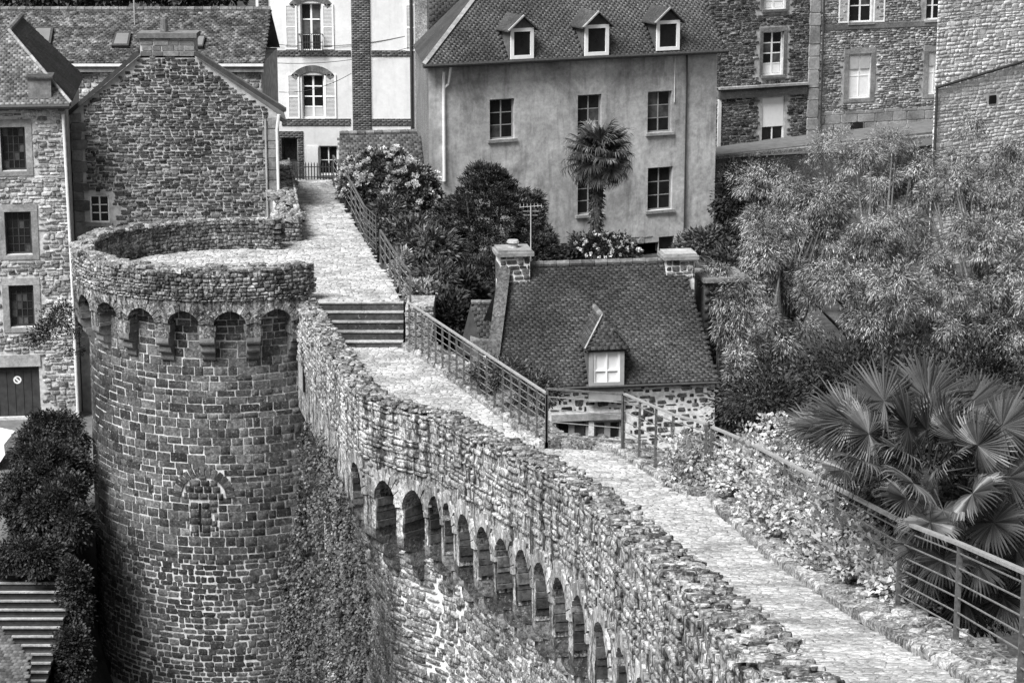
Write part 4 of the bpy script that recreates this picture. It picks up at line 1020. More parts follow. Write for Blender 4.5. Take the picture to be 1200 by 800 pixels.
# ---------------------------------------------------------------- house with the mossy roof and skylights behind
F = Fac(-30, 86, 306, 86, 72, 7.0); h = F.thing('mossy_roof_house', 'long stone house with a mossy slate roof and three skylights at the upper left', 'house')
e1 = F.uz(200, 76)[1]; W = F.W; MB().box(0, W, .1, 6, 0, e1).build('wall', MT['gable_mortar'], h)
its = flat_items(courses(1.5, W, e1 - 1.6, e1 - .25, (.12, .2), (.2, .5), .2), .03, (.02, .05), y=.1); lay(h, its, 'rub', MT['lefthouse'], 'stone', 60, 9, F.M)
MB().box(-.1, W + .1, -.12, .1, e1 - .26, e1 - .02).build('cornice', MT['granite'], h); MB().box(-.1, W + .1, -.22, -.06, e1 - .04, e1 + .05).build('gutter', MT['pipe'], h)
ky = 2.9; r2 = F.uz(150, 12, ky)[1]
slate_plane(h, [(-.2, -.15, e1 + .08), (W + .1, -.15, e1 + .08), (W + .1, ky, r2), (-.2, ky, r2)], .17, .12, MT['slate_moss'], F.M, proud=.03)
MB().prism([(-.2, ky, r2), (W + .1, ky, r2), (W + .1, ky + 3.2, e1), (-.2, ky + 3.2, e1)], (0, 0, .03)).build('rear_roof', MT['slate_dark'], h); ridge_tiles(h, (-.2, ky, r2 + .03), (W + .1, ky, r2 + .03), MT['ridge'], .1)
ks = (r2 - e1 - .08) / (ky + .15)
for (x0, y0, x1, y1) in ((36, 35, 60, 54), (131, 41, 151, 57), (228, 45, 238, 58)):
    A_, B_ = F.slope(x0, y1, -.15, e1 + .1, ks), F.slope(x1, y1, -.15, e1 + .1, ks); C_, D_ = F.slope(x1 + 3, y0, -.15, e1 + .1, ks), F.slope(x0 + 5, y0, -.15, e1 + .1, ks); N_ = np.array([0, -ks, 1]) / math.hypot(1, ks)
    so = MB().prism([q + N_ * .02 for q in (A_, B_, C_, D_)], N_ * .12).build('skylight', MT['iron'], h); cc_ = (A_ + B_ + C_ + D_) / 4
    MB().prism([cc_ + (q - cc_) * .78 + N_ * .142 for q in (A_, B_, C_, D_)], N_ * .01).build('pane', MT['skylight'], so)
for xx, hgt in ((158, 3.0),):
    x_, z_ = F.uz(xx, 30, 2.0); MB().tube([(x_, 2.0, z_ - .6), (x_, 2.0, z_ + 2.2)], .03, 6).build('aerial_mast', MT['zinc'], h)

# ---------------------------------------------------------------- street and stone houses at the upper right
F = Fac(838, 98, 946, 100, 120, 9.2); h = F.thing('dark_stone_house', 'dark stone house with a white roller-shuttered doorway at the top right', 'house')
Ht = F.uz(890, -60)[1]; W = F.W
wa = F.rect(894, 37, 918, 88); wt = F.rect(895, -25, 921, 11); wd_ = F.rect(893, 114, 919, 166)
m = MB(); wall_panel(m, -.5, W, 0, Ht, [wa, wt, wd_]); m.build('wall', MT['gable_mortar'], h); MB().box(-.5, W, .4, 6, 0, Ht).build('house_body', MT['gable_mortar'], h)
bm = F.rect(842, 102, 944, 113); ok = outside([grow(wa, .2), grow(wt, .2), grow(wd_, .12), bm]); its = flat_items(courses(-.5, W, .3, Ht, (.07, .13), (.12, .36), .3), .022, (.015, .05), ok); lay(h, its, 'rub', MT['gable'], 'stone', 120, 10, F.M)
for q in (wa, wt): window(h, q, 2, 4, fm='whitepaint', rec=.12, sill='granite_dark', surround='granite_dark', sw=.16, bar=.05, low=1, lowmat='whitepaint')
window(h, wd_, 2, 3, fm='whitepaint', rec=.08, sill=None, bar=.04, name='doorway'); a, b, c, d = wd_; MB().box(a + .03, b - .03, .05, .07, c + (d - c) * .34, d - .03).build('roller_shutter', MT['blind'], h)
MB().box(bm[0], bm[1], -.16, .02, bm[2], bm[3]).build('shop_beam', MT['slate_dark'], h); MB().box(bm[0] - .05, bm[1] + .05, -.22, .02, bm[3] + .003, bm[3] + .1).build('beam_cap', MT['granite'], h)
a, b, c, d = F.rect(840, 117, 842.5, 172); MB().box(a, b + .05, -.1, -.01, c, d).build('downpipe', MT['pipe'], h)
F = Fac(946, 100, 1100, 102.5, 120, 9.3); h = F.thing('brown_stone_house', 'stone house with white shuttered arched windows and a pale pilaster at the top right', 'house')
Ht = F.uz(1020, -60)[1]; W = F.W; pl = F.rect(947, -50, 960, 158)
w1 = F.rect(994, 63, 1020, 115); w2 = F.rect(996, -30, 1023, 26); w3 = F.rect(1087, 60, 1103, 110); w4 = F.rect(1086, -25, 1103, 23); bc = F.rect(961, 129, 1097, 152)
m = MB(); wall_panel(m, 0, W, 0, Ht, [w1, w2, w3, w4]); m.build('wall', MT['gable_mortar'], h); MB().box(0, W, .4, 6, 0, Ht).build('house_body', MT['gable_mortar'], h)
band = F.rect(961, 27, 1097, 33)
ok = outside([pl, grow(w1, .24), grow(w2, .15), grow(w3, .24), grow(w4, .2), (bc[0], bc[1], 0, bc[3]), band]); its = flat_items(courses(0, W, .2, Ht, (.07, .13), (.12, .36), .3), .022, (.015, .05), ok); lay(h, its, 'rub', MT['lefthouse'], 'stone', 120, 10, F.M)
its = flat_items(courses(bc[0], bc[1], .2, bc[3], (.32, .42), (.5, 1.1), .02), .03, (.04, .06)); lay(h, its, 'ash', MT['granite'], 'base_block', 60, 8, F.M)
its = flat_items(courses(pl[0], pl[1], .2, Ht, (.5, .8), (1, 1.2), .02), .02, (.09, .1)); lay(h, its, 'ash', MT['granite'], 'pilaster_block', 30, 8, F.M)
MB().box(band[0], band[1], -.06, .02, band[2], band[3]).build('string_course', MT['granite_dark'], h)
for q in (w1, w3):
    wo = window(h, q, 2, 2, fm='whitepaint', pm='whitepaint', rec=.06, sill=None, surround='granite', sw=.22, name='shuttered_window'); a, b, c, d = q
    for s_ in (0, 1):
        x0 = a + (b - a) * (.04 + .5 * s_); x1 = x0 + (b - a) * .42; MB().box(x0, x1, .03, .058, d - (d - c) * .34, d - .08).build('panel', MT['shutter'], wo)
for q in (w2, w4): window(h, q, 2, 3, fm='whitepaint', rec=.1, sill='granite', bar=.05)
for q in ((983, -30, 995, 27), (1024, -30, 1037, 26)): shutter(h, F.rect(*q))
pp = F.uz(958, 100)[0]; MB().tube([(pp + .12, -.15, Ht), (pp + .12, -.15, .2)], .045, 8).build('downpipe', MT['iron'], h)
MB().box(*F.rect(996, 143, 1010, 151)[:2], -.08, .0, *F.rect(996, 143, 1010, 151)[2:]).build('vent', MT['glass'], h)

F = Fac(1097, 85, 1240, 89, 120, 6.6); h = F.thing('corner_rubble_building', 'pale rubble building with a sloping gutter line at the right edge', 'building')
Ht = F.uz(1150, -90)[1]; W = F.W
vent = F.rect(1161, 112, 1169, 122); _b = F.Ri @ np.array([1.6, 5, 0]); MB().prism([(0, .1, 0), (W, .1, 0), (W + _b[0], .1 + _b[1], 0), (_b[0], .1 + _b[1], 0)], (0, 0, Ht)).build('wall', MT['mortar'], h)
zl = F.uz(1097, 103)[1]
its = flat_items(courses(0, W, .1, Ht, (.10, .17), (.18, .5), .2), .022, (.015, .04), outside([vent]), y=.1); lay(h, its, 'rub', MT['palewall'], 'stone', 200, 10, F.M)
MB().box(vent[0], vent[1], .06, .09, vent[2], vent[3]).build('vent', MT['glass'], h)
q0, q1 = F.uz(1097, 103), F.uz(1200, 72); sl_ = (q1[1] - q0[1]) / (q1[0] - q0[0]); m = MB().tube([(q0[0], .0, q0[1]), (W, .0, q0[1] + sl_ * (W - q0[0]))], .055, 8); m.build('gutter', MT['iron'], h)
MB().tube([(.02, .0, q0[1]), (.02, .0, .4)], .05, 8).build('downpipe', MT['iron'], h)
# street in front of these houses with its retaining wall
S = [at(838, 190, 97.0), at(1105, 158, 101.5)]; zz = lambda x: float(np.interp(x, [8, 20], [9.45, 10.1]))
a0, b0 = (8.0, 92.6), (20.5, 96.5); a1, b1 = (8.0, 101), (20.5, 105)
V = [(a0[0], a0[1], 9.45), (b0[0], b0[1], 10.15), (b1[0], b1[1], 10.15), (a1[0], a1[1], 9.45)]
MB().prism(V, (0, 0, -.4)).build('street', MT['street'], None, kind='structure')
pv = MB(); pv.prism([(8.0, 95.3, 9.45), (20.5, 99.3, 10.15), (20.5, 103, 10.15), (8.0, 100, 9.45)], (0, 0, .13)); pv.build('pavement', MT['pavement'], None, kind='structure')
rw = thing('retaining_wall', 'ivy-darkened retaining wall under the upper street', 'wall', (14, 94, 8), world=True)
MB().prism([(8, 92.3, 3), (20.5, 96.2, 3), (20.5, 96.5, 3), (8, 92.6, 3)], (0, 0, 6.9)).build('face', MT['gable'], rw); MB().beam((8, 92.4, 9.95), (20.5, 96.3, 10.55), .35, .12).build('coping', MT['kerb'], rw)

# ---------------------------------------------------------------- slate-roofed cottage below the path
F = Fac(580, 54, 838, 54.8, 450, 7.4); h = F.thing('slate_cottage', 'small cottage with a steep slate roof, one dormer and a speckled rubble front', 'cottage')
e = F.uz(710, 449)[1]; W = F.W; run = 2.35; rz = F.uz(700, 309, run)[1]; kk = (rz - e) / (run + .15)
wl, wr_ = F.rect(651, 493, 690, 540), F.rect(696, 493, 729, 540)
m = MB(); wall_panel(m, 0, W, 0, e, [wl, wr_]); m.build('wall', MT['mortar'], h); MB().box(.15, W, .4, 3.4, 0, e).build('house_body', MT['mortar'], h)
ltl = F.rect(645, 484, 826, 492)
its = flat_items(courses(.0, W, 0, e, (.07, .17), (.10, .34), .4), .06, (.006, .02), lambda cx, cz, a, b, c, d: outside([grow(wl, .1), grow(wr_, .1), (ltl[0] - .1, F.rect(645, 484, 735, 492)[1], ltl[2] - .03, ltl[3] + .05)])(cx, cz, a, b, c, d) and rng.random() < .85); lay(h, its, 'rub', MT['tower'], 'stone', 120, 9, F.M)
for q in (wl, wr_): window(h, q, 2, 1, fm='greypaint', rec=.1, sill=None, bar=.09)
a, b, c, d = F.rect(646, 484, 732, 492); MB().box(a, b, -.05, .02, c, d).build('lintel', MT['granite'], h)
xl = F.uz(592, 311, run)[0]; xr = F.uz(800, 306, run)[0]
dx0, dy0, dx1, dy1 = 690, 407, 731, 452; pb = F.slope(710, dy1 - 4, -.15, e, kk); dy = pb[1] - .05; da = F.rect(dx0, dy0, dx1, dy1, dy)
slate_plane(h, [(-.12, -.15, e), (W + .05, -.15, e), (xr, run, rz), (xl, run, rz)], .15, .075, MT['slate'], F.M, proud=.016, skip=lambda P: da[0] - .02 < P[0] < da[1] + .02 and dy < P[1] and P[2] < da[3] - .05)
m = MB(); m.poly([(xl, run, rz), (xr, run, rz), (W, 3.9, e + .6), (.2, 3.9, e + .6)]); m.build('rear_roof', MT['slate_dark'], h); ridge_tiles(h, (xl, run, rz + .03), (xr, run, rz + .03), MT['ridge'], .075, .3)
MB().tube([(-.1, -.22, e - .03), (W + .05, -.22, e - .03)], .04, 6).build('gutter', MT['iron'], h)
# left gable wall with coping up to the chimney
m = MB(); m.prism([(-.32, -.2, 0), (-.32, -.2, e), (xl - .2, run - .3, rz + .1), (xl - .2, run + .3, rz + .1), (.5, 3.4, e + .4), (.5, 3.4, 0)], (.30, 0, 0)); m.build('gable_wall', MT['gable'], h)
def chimney(rc, y0, y1, nm='chimney', pot=True):
    a, b, c, d = rc; o = MB().box(a, b, y0, y1, c - .5, d).build(nm, MT['mortar'], h)
    its = flat_items(courses(a, b, c, d, (.08, .14), (.12, .3), .2), .025, (.015, .03), y=y0); lay(h, its, 'rub', MT['gable'], 'chimney_stone', 40, 8, F.M)
    MB().box(a - .09, b + .09, y0 - .1, y1 + .08, d, d + .09).build('cap', MT['granite'], o); MB().box(a - .04, b + .04, y0 - .05, y1 + .03, d + .09, d + .15).build('cap_top', MT['granite'], o)
    if pot:
        x_ = (a + b) / 2; MB().tube([(x_, (y0 + y1) / 2, d + .15), (x_, (y0 + y1) / 2, d + .26), (x_, (y0 + y1) / 2, d + .27), (x_, (y0 + y1) / 2, d + .33)], [.13, .11, .16, .13], 12).build('chimney_pot', MT['granite'], o)
    return o
chimney(F.rect(586, 300, 621, 334, run - .35), run - .35, run + .35); chimney(F.rect(781, 304, 814, 326, run - .3), run - .3, run + .3, pot=False)
# dormer
a, b, c, d = da; zb_ = F.uz(710, 470, dy)[1]
dm = MB(); dm.box(a, b, dy - .02, dy + .06, zb_, c); dmo = dm.build('dormer', MT['greypaint'], h)
mm = MB(); bk = dy + (d - c) / kk + .1; mm.poly([(a, dy, zb_), (a, dy, d), (a, bk, d)]); mm.poly([(b, dy, zb_), (b, bk, d), (b, dy, d)]); mm.build('cheek', MT['slate_dark'], dmo)
f_ = .10; fr_ = MB(); fr_.box(a, a + f_, dy - .06, dy + .03, c, d); fr_.box(b - f_, b, dy - .06, dy + .03, c, d); fr_.box(a + f_, b - f_, dy - .06, dy + .03, c, c + f_); fr_.box(a + f_, b - f_, dy - .06, dy + .03, d - f_, d); fr_.build('window_frame', MT['greypaint'], dmo)
g_ = MB(); ga, gb, gc, gd = a + f_, b - f_, c + f_, d - f_
g_.box(ga, ga + .05, dy - .03, dy + .0, gc, gd); g_.box(gb - .05, gb, dy - .03, dy, gc, gd); g_.box((ga + gb) / 2 - .02, (ga + gb) / 2 + .02, dy - .03, dy, gc, gd); g_.box(ga, gb, dy - .028, dy, gc + (gd - gc) * .36, gc + (gd - gc) * .40); g_.build('casement', MT['whitepaint'], dmo)
MB().box(ga, gb, dy + .005, dy + .02, gc, gd).build('curtained_pane', MT['blind'], dmo)
pk = d + .62; mid = (a + b) / 2; ov = .12; fy = dy + .55; rb = dy + (pk - c) / kk
P0, P1 = np.array([a - ov, dy - .14, d - .02]), np.array([b + ov, dy - .14, d - .02]); RT_ = np.array([mid, fy, pk]); RB_ = np.array([mid, rb + .2, pk])
slate_plane(h, [P0, P1, RT_ + (.01, 0, 0), RT_ - (.01, 0, 0)], .15, .10, MT['slate'], F.M, deckname='dormer_roof')
for s_, P_ in ((-1, P0), (1, P1)):
    Pb = np.array([P_[0], dy + (d - c) / kk + .1, d - .02]); q = [P_, Pb, RB_, RT_] if s_ > 0 else [Pb, P_, RT_, RB_]
    slate_plane(h, q, .15, .10, MT['slate'], F.M, deckname='dormer_roof')
ridge_tiles(h, RT_, RB_, MT['ridge'], .07, .2); MB().beam(P0 + (0, 0, .04), RT_ + (0, 0, .05), .035, .03).build('hip_strip', MT['granite'], h)
# slate-hung gable to the right of the cottage
F4 = Fac(824, 57, 872, 57.2, 450, 7.4); h4 = F4.thing('slate_hung_wall', 'tall slate-hung wall beside the cottage, half under the feathery tree', 'wall')
zt = F4.uz(850, 330)[1]; MB().box(0, F4.W, 0, 1.2, 0, zt).build('core', MT['slate_dark'], h4)
its = plane_items((0, 0, .2), (1, 0, 0), (0, 0, 1), F4.W, zt - .2, .17, .11, .02); lay(h4, its, 'slate', MT['slate_main'], 'slate', 0, 12, F4.M); MB().box(-.06, F4.W + .06, -.1, 1.3, zt, zt + .1).build('coping', MT['ridge'], h4)
# little shed roof left of the cottage
F5 = Fac(546, 57, 580, 57, 400, 7.0); h5 = F5.thing('garden_shed', 'tiny slate-roofed shed half hidden left of the cottage', 'shed')
z0 = F5.uz(560, 400)[1]; z1 = F5.uz(560, 355, .9)[1]; x0 = F5.uz(552, 355, .9)[0]
MB().box(.1, F5.W + .3, .05, 1.6, 0, z0).build('wall', MT['gable'], h5)
slate_plane(h5, [(.55, -.1, z0 - .5), (F5.W + .4, -.1, z0 - .5), (F5.W + .4, .9, z1), (x0, .9, z1)], .15, .10, MT['slate'], F5.M); MB().poly([(x0, .9, z1), (.5, -.1, z0 - .5), (-.2, .9, z0 - .5)]).build('gable', MT['darkwood'], h5); ridge_tiles(h5, (x0, .9, z1 + .02), (F5.W + .4, .9, z1 + .02), MT['ridge'], .06, .25)

# ================================================================== VEGETATION
def B(px, py, d, rx, ry=None, rz_=None):
    """ellipsoid from a photo position, distance and radii in photo pixels"""
    s = FPX / d; ry = ry or rx; return (at(px, py, d), np.array([rx / s, (rz_ or rx) / s, ry / s]))
def lump(blobs, m, fr=.31):
    out = []
    for c, r_ in blobs:
        for i in range(m):
            d = unit(1)[0]; d[1] = -abs(d[1]) * .9 if rng.random() < .75 else d[1]; f_ = fr * float(rng.uniform(.7, 1.3)); out.append((c + d * r_ * float(rng.uniform(.45, .85)), r_ * f_ * np.array([1, 1, .85])))
    return out
def bush(name, label, cat, blobs, n, k, cr, ln, wd, mat, droop=0.0, out=1.0, spread=.8, flat=1.0, shell=.55, trunk=None, ground=None, group=None, part='foliage', low=-.6, tr=.09, kind=None):
    c0 = np.mean([b[0] for b in blobs], 0); gz = ground if ground is not None else ground_h(c0[0], c0[1])
    th = thing(name, label, cat, (c0[0], c0[1], gz), world=True, group=group)
    C, Nr = blob_points(blobs, n, shell, low); P, D, Nn, L, W_ = tufts(C, Nr, k, cr, ln, wd, droop, out, spread, flat)
    leaves_obj(part, P, D, Nn, L, W_, MT[mat], th)
    if trunk != 0:
        tg = [b[0] for b in blobs] + [C[int(i)] for i in rng.integers(0, len(C), trunk or 5)]
        limbs((c0[0], c0[1], gz - .1), tg, tr, 'trunk' if cat == 'tree' else 'stem', MT['bark'], th)
    return th, C, Nr
# feathery trees on the right
FE = dict(k=70, cr=.25, ln=.135, wd=.019, mat='l_willow', droop=.7, out=.6, spread=.5, shell=.45, part='crown', group='feathery trees filling the gardens')
bush('feathery_tree', 'broad feathery tree rising left of the others beside the slate-hung wall', 'tree', lump([B(895, 300, 66, 62, 72), B(930, 250, 70, 70, 55), B(870, 370, 61, 38, 60), B(905, 420, 60, 55, 60)], 14), 1000, trunk=9, tr=.14, **FE)
bush('feathery_tree', 'tall feathery tree in the middle, right behind the big fan palm', 'tree', lump([B(1010, 270, 70, 85, 75), B(1040, 205, 74, 62, 45), B(985, 360, 63, 80, 70), B(1050, 360, 62, 75, 65)], 15), 1250, trunk=12, tr=.16, **FE)
bush('feathery_tree', 'feathery tree at the right edge with a thin sprout above its crown', 'tree', lump([B(1140, 290, 68, 75, 80), B(1190, 240, 72, 50, 60), B(1130, 390, 62, 80, 70), B(1195, 370, 62, 60, 90), B(1188, 190, 74, 34, 34), B(1105, 220, 72, 48, 40)], 14), 1250, trunk=12, tr=.15, **FE)
FE2 = dict(FE); FE2.update(k=70, cr=.26)
bush('feathery_sapling', 'slim feathery sapling reaching up before the corner rubble building', 'tree', [B(1138, 150, 73, 17, 24), B(1128, 195, 73, 24, 24), B(1165, 210, 72, 26, 22)], 90, trunk=4, tr=.05, **FE2)
bush('feathery_shrub', 'low feathery shrub overhanging the street wall', 'shrub', [B(975, 175, 86, 35, 24), B(900, 215, 84, 48, 26), B(1045, 170, 88, 30, 18)], 220, trunk=5, tr=.05, **FE2)
bush('feathery_shrub', 'feathery shrub draped over the slate-hung wall beside the cottage', 'shrub', lump([B(862, 365, 55.6, 24, 46), B(868, 450, 55.2, 24, 60), B(838, 330, 57, 18, 16)], 10), 240, trunk=5, tr=.04, **FE2)
bush('wall_ivy', 'dark ivy clinging to the wall below the street beside the plastered house', 'ivy', [B(856, 240, 86, 17, 48), B(880, 215, 87, 24, 26), B(862, 300, 80, 28, 30)], 110, 70, .35, .16, .10, 'l_dark', .3, trunk=3, tr=.04)
bush('shrub', 'mid-grey shrub behind the right chimney of the cottage', 'shrub', [B(826, 290, 72, 26, 20), B(855, 315, 68, 30, 26)], 70, 60, .3, .18, .07, 'l_shrub', .3, trunk=3, tr=.04)
# dark undergrowth under the feathery trees, a mass nobody could count
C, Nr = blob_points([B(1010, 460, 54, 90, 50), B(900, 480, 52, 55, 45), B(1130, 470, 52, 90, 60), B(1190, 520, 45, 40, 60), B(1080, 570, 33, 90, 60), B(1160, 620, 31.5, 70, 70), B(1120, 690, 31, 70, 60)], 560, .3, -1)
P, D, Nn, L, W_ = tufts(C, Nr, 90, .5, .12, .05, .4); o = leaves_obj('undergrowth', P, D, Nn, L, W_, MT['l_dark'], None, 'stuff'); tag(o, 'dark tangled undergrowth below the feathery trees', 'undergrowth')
# conifer, hydrangea and glossy shrubs beside the ramp
bush('yew_tree', 'dense dark conifer bush in front of the plastered house', 'tree', [B(580, 285, 70, 70, 88), B(538, 300, 70.5, 40, 70), B(624, 315, 69, 38, 58), B(575, 350, 66, 62, 56)] + lump([B(580, 285, 70, 72, 90)], 16, .22), 4400, 40, .16, .10, .034, 'l_yew', .12, 1.1, .6, .45, .62, trunk=10, part='crown', tr=.16)
th, C, Nr = bush('hydrangea', 'big hydrangea bush covered in pale flower heads beside the ramp', 'shrub', [B(450, 218, 74, 50, 42), B(480, 230, 73, 38, 40), B(425, 215, 75, 26, 28)], 420, 34, .20, .13, .085, 'l_shrub', .1, shell=.75, trunk=6, ground=10.2)
Hc, Hn = blob_points([B(450, 218, 74, 53, 45), B(480, 230, 73, 40, 42), B(425, 213, 75, 28, 30)], 230, .93, -.2)
P, D, Nn, L, W_ = tufts(Hc, Hn, 46, .11, .07, .07, 0, 1.2, 1.0, .8); leaves_obj('flower_heads', P, D, Nn, L, W_, MT['flower'], th, 'stuff')
bush('glossy_shrub', 'glossy long-leaved shrub just behind the lattice panel', 'shrub', [B(452, 262, 70, 26, 28), B(478, 285, 68, 34, 26)], 160, 40, .24, .20, .06, 'l_shrub', .5, trunk=5, ground=9.5)
bush('glossy_shrub', 'glossy long-leaved shrub overhanging the drop beside the terrace', 'shrub', [B(505, 300, 66, 34, 30), B(515, 335, 63, 26, 24)], 160, 40, .24, .22, .06, 'l_shrub', .55, trunk=5, ground=8.5)
bush('pale_shrub', 'small pale shrub at the top of the steps railing', 'shrub', [B(492, 350, 60.5, 18, 20), B(470, 318, 64.5, 12, 24)], 60, 44, .2, .15, .06, 'l_vine', .3, trunk=3, ground=9.5, tr=.03)
bush('dark_shrub', 'shadowy shrub filling the gap between terrace and shed', 'shrub', [B(525, 385, 60, 30, 40), B(540, 360, 64, 34, 40)], 120, 60, .35, .18, .08, 'l_dark', .3, trunk=4, ground=7.5)
bush('garden_shrub', 'pale leafy shrub behind the railing at the foot of the cottage roof', 'shrub', [B(600, 438, 50.5, 22, 20), B(630, 460, 50, 24, 20), B(570, 438, 52, 16, 18)], 110, 50, .2, .08, .035, 'l_ivy', .1, trunk=5, ground=8, tr=.04)
# rambling rose and little palm before the plastered house
th, C, Nr = bush('rose_bush', 'rambling rose dotted with white blooms at the foot of the little palm', 'shrub', [B(712, 292, 80, 34, 16), B(685, 290, 80, 22, 14)], 90, 40, .22, .12, .07, 'l_dark', 0, trunk=5, ground=7.4, tr=.03)
Hc, Hn = blob_points([B(712, 292, 79.6, 36, 17)], 70, .9, -.2); P, D, Nn, L, W_ = tufts(Hc, Hn, 14, .05, .07, .06, 0, 1.2, 1); leaves_obj('blooms', P, D, Nn, L, W_, MT['flower'], th, 'stuff')
bush('clipped_shrub', 'small shrub against the base of the plastered house right of the cellar window', 'shrub', [B(812, 292, 80, 24, 16)], 50, 50, .25, .12, .06, 'l_shrub', 0, trunk=3, ground=7.4, tr=.03)
# lower-left tree, house creeper, corner ivy
bush('street_tree', 'dark leafy tree beside the tower above the street steps', 'tree', lump([B(62, 545, 61, 46, 48), B(28, 590, 60, 46, 44), B(72, 610, 59, 36, 48), B(42, 645, 58, 38, 30), B(70, 510, 62, 36, 26)], 12, .42) + [B(58, 585, 60, 34, 70)], 1500, 50, .24, .095, .05, 'l_dark', .35, shell=.5, trunk=10, part='crown', tr=.11, ground=4.4)  # leaf tone set near black so the tree's shade is in its colour
bush('creeper', 'dark creeper sprawling over the rubble house wall beside the tower', 'creeper', [B(72, 378, 69.6, 26, 20, 10), B(52, 395, 69.6, 18, 14, 8), B(86, 408, 69, 10, 20, 8)], 70, 30, .24, .10, .05, 'l_dark', .2, trunk=0, ground=5, tr=.03)
bush('tower_ivy', 'dark ivy hanging in the shade at the left foot of the tower', 'ivy', [B(88, 700, 57, 16, 50), B(85, 770, 55.5, 18, 40)], 170, 56, .22, .08, .06, 'l_dark', .3, trunk=3, ground=1, tr=.03)
th = thing('corner_ivy', 'thick ivy hanging in the corner between tower and rampart wall', 'ivy', r3(5.5, -.2, 1.0), world=True)
PP, DD = [], []
def ivy_pt(px_, py_, k_): return at(px_, py_, float(np.interp(px_, [330, 365, 400, 432], [56.8, 54.6, 51.2, 48.6])) - .25 * k_)
for i in range(150):
    px_ = float(rng.uniform(332, 428)); lo_ = float(np.interp(px_, [330, 345, 362, 372, 395, 415, 428], [700, 610, 480, 470, 530, 600, 640])); py_ = lo_ + float(rng.random()) ** 1.3 * (800 - lo_); ln_ = float(rng.uniform(30, 130)); kk_ = float(rng.uniform(0, 1)); pts = []
    x_ = px_
    for j in range(int(ln_ / 6)):
        x_ += float(rng.normal()) * 1.0; q = ivy_pt(x_, py_ + j * 6, kk_); pts.append(q); taper = 1 - .6 * j * 6 / ln_
        for r_ in range(int(11 * taper) + 2):
            PP.append(q + rng.normal(size=3) * np.array([.065, .065, .05]) * (taper + .2)); DD.append((-.5 + float(rng.normal()) * .5, -.6 + float(rng.normal()) * .4, -.6 + float(rng.normal()) * .5))
    if i % 6 == 0 and len(pts) > 3: MB().tube([p + np.array([.06, .06, 0]) for p in pts[::2]], .014, 4).build('stem', MT['bark'], th, True)
PP, DD = np.array(PP), np.array(DD); n = len(PP); Nn = np.tile(np.array([-.6, -.6, .6]), (n, 1)) + unit(n) * .5
leaves_obj('foliage', PP, DD, Nn, rng.uniform(.055, .10, n), rng.uniform(.045, .08, n), MT['l_ivy'], th)

# climbing plant on the railing
th = thing('climbing_plant', 'broad-leaved climbing plant smothering the railing beside the path', 'plant', (4.6, 33, zp(33)), world=True)
PP, NN = [], []
ra_, rb_ = np.array([3.75, 40.4]), np.array([4.86, 27.2])
cl_ = []
for i in range(560):
    t = float(rng.beta(1.05, 1.25)); q = ra_ + (rb_ - ra_) * t; hgt = float(np.interp(t, [0, .12, .3, .55, .75, .9, 1], [.75, 1.1, 1.05, .82, .72, .6, .35])); w0 = float(np.interp(t, [0, .3, .7, 1], [.5, .55, .42, .3]))
    hz_ = hgt * float(rng.random()) ** .7; cx = q[0] + .20 + w0 * (float(rng.uniform(-1, 1))) * math.sqrt(max(0.05, 1 - (hz_ / (hgt + .12)) ** 2)); cl_.append((cx, q[1] + float(rng.uniform(-.2, .2)), zp(q[1]) + .1 + hz_))
for i in range(70): cl_.append((3.2 + float(rng.uniform(-.35, .5)), 40.8 + float(rng.uniform(-.5, .9)), zp(40.8) + .1 + .75 * float(rng.random())))
for i in range(90): t = float(rng.random()); q = ra_ + (rb_ - ra_) * (t * .5 - .05); cl_.append((q[0] + .5 + float(rng.uniform(0, .8)), q[1] + .6, zp(q[1]) + .5 + .7 * float(rng.random())))
C = np.array(cl_); Nr = np.tile(np.array([-.25, -.75, .75]), (len(C), 1)) + unit(len(C)) * .4; P, D, Nn, L, W_ = tufts(C, Nr, 40, .17, .09, .07, .35, .8, .7)
Nn = np.tile(np.array([-.2, -.6, .9]), (len(P), 1)) + unit(len(P)) * .5
leaves_obj('foliage', P, D, Nn, L, W_, MT['l_vine'], th, fold=.18, mid=.38)
for i in range(9):
    t = (i + .5) / 9; q = ra_ + (rb_ - ra_) * t; z = zp(q[1]); MB().tube([(q[0] + .3, q[1], z - .3), (q[0] + .25, q[1] + .1, z + .35), (q[0] + .05, q[1] - .1, z + .8)], [.02, .015, .008], 5).build('stem', MT['bark'], th, True)

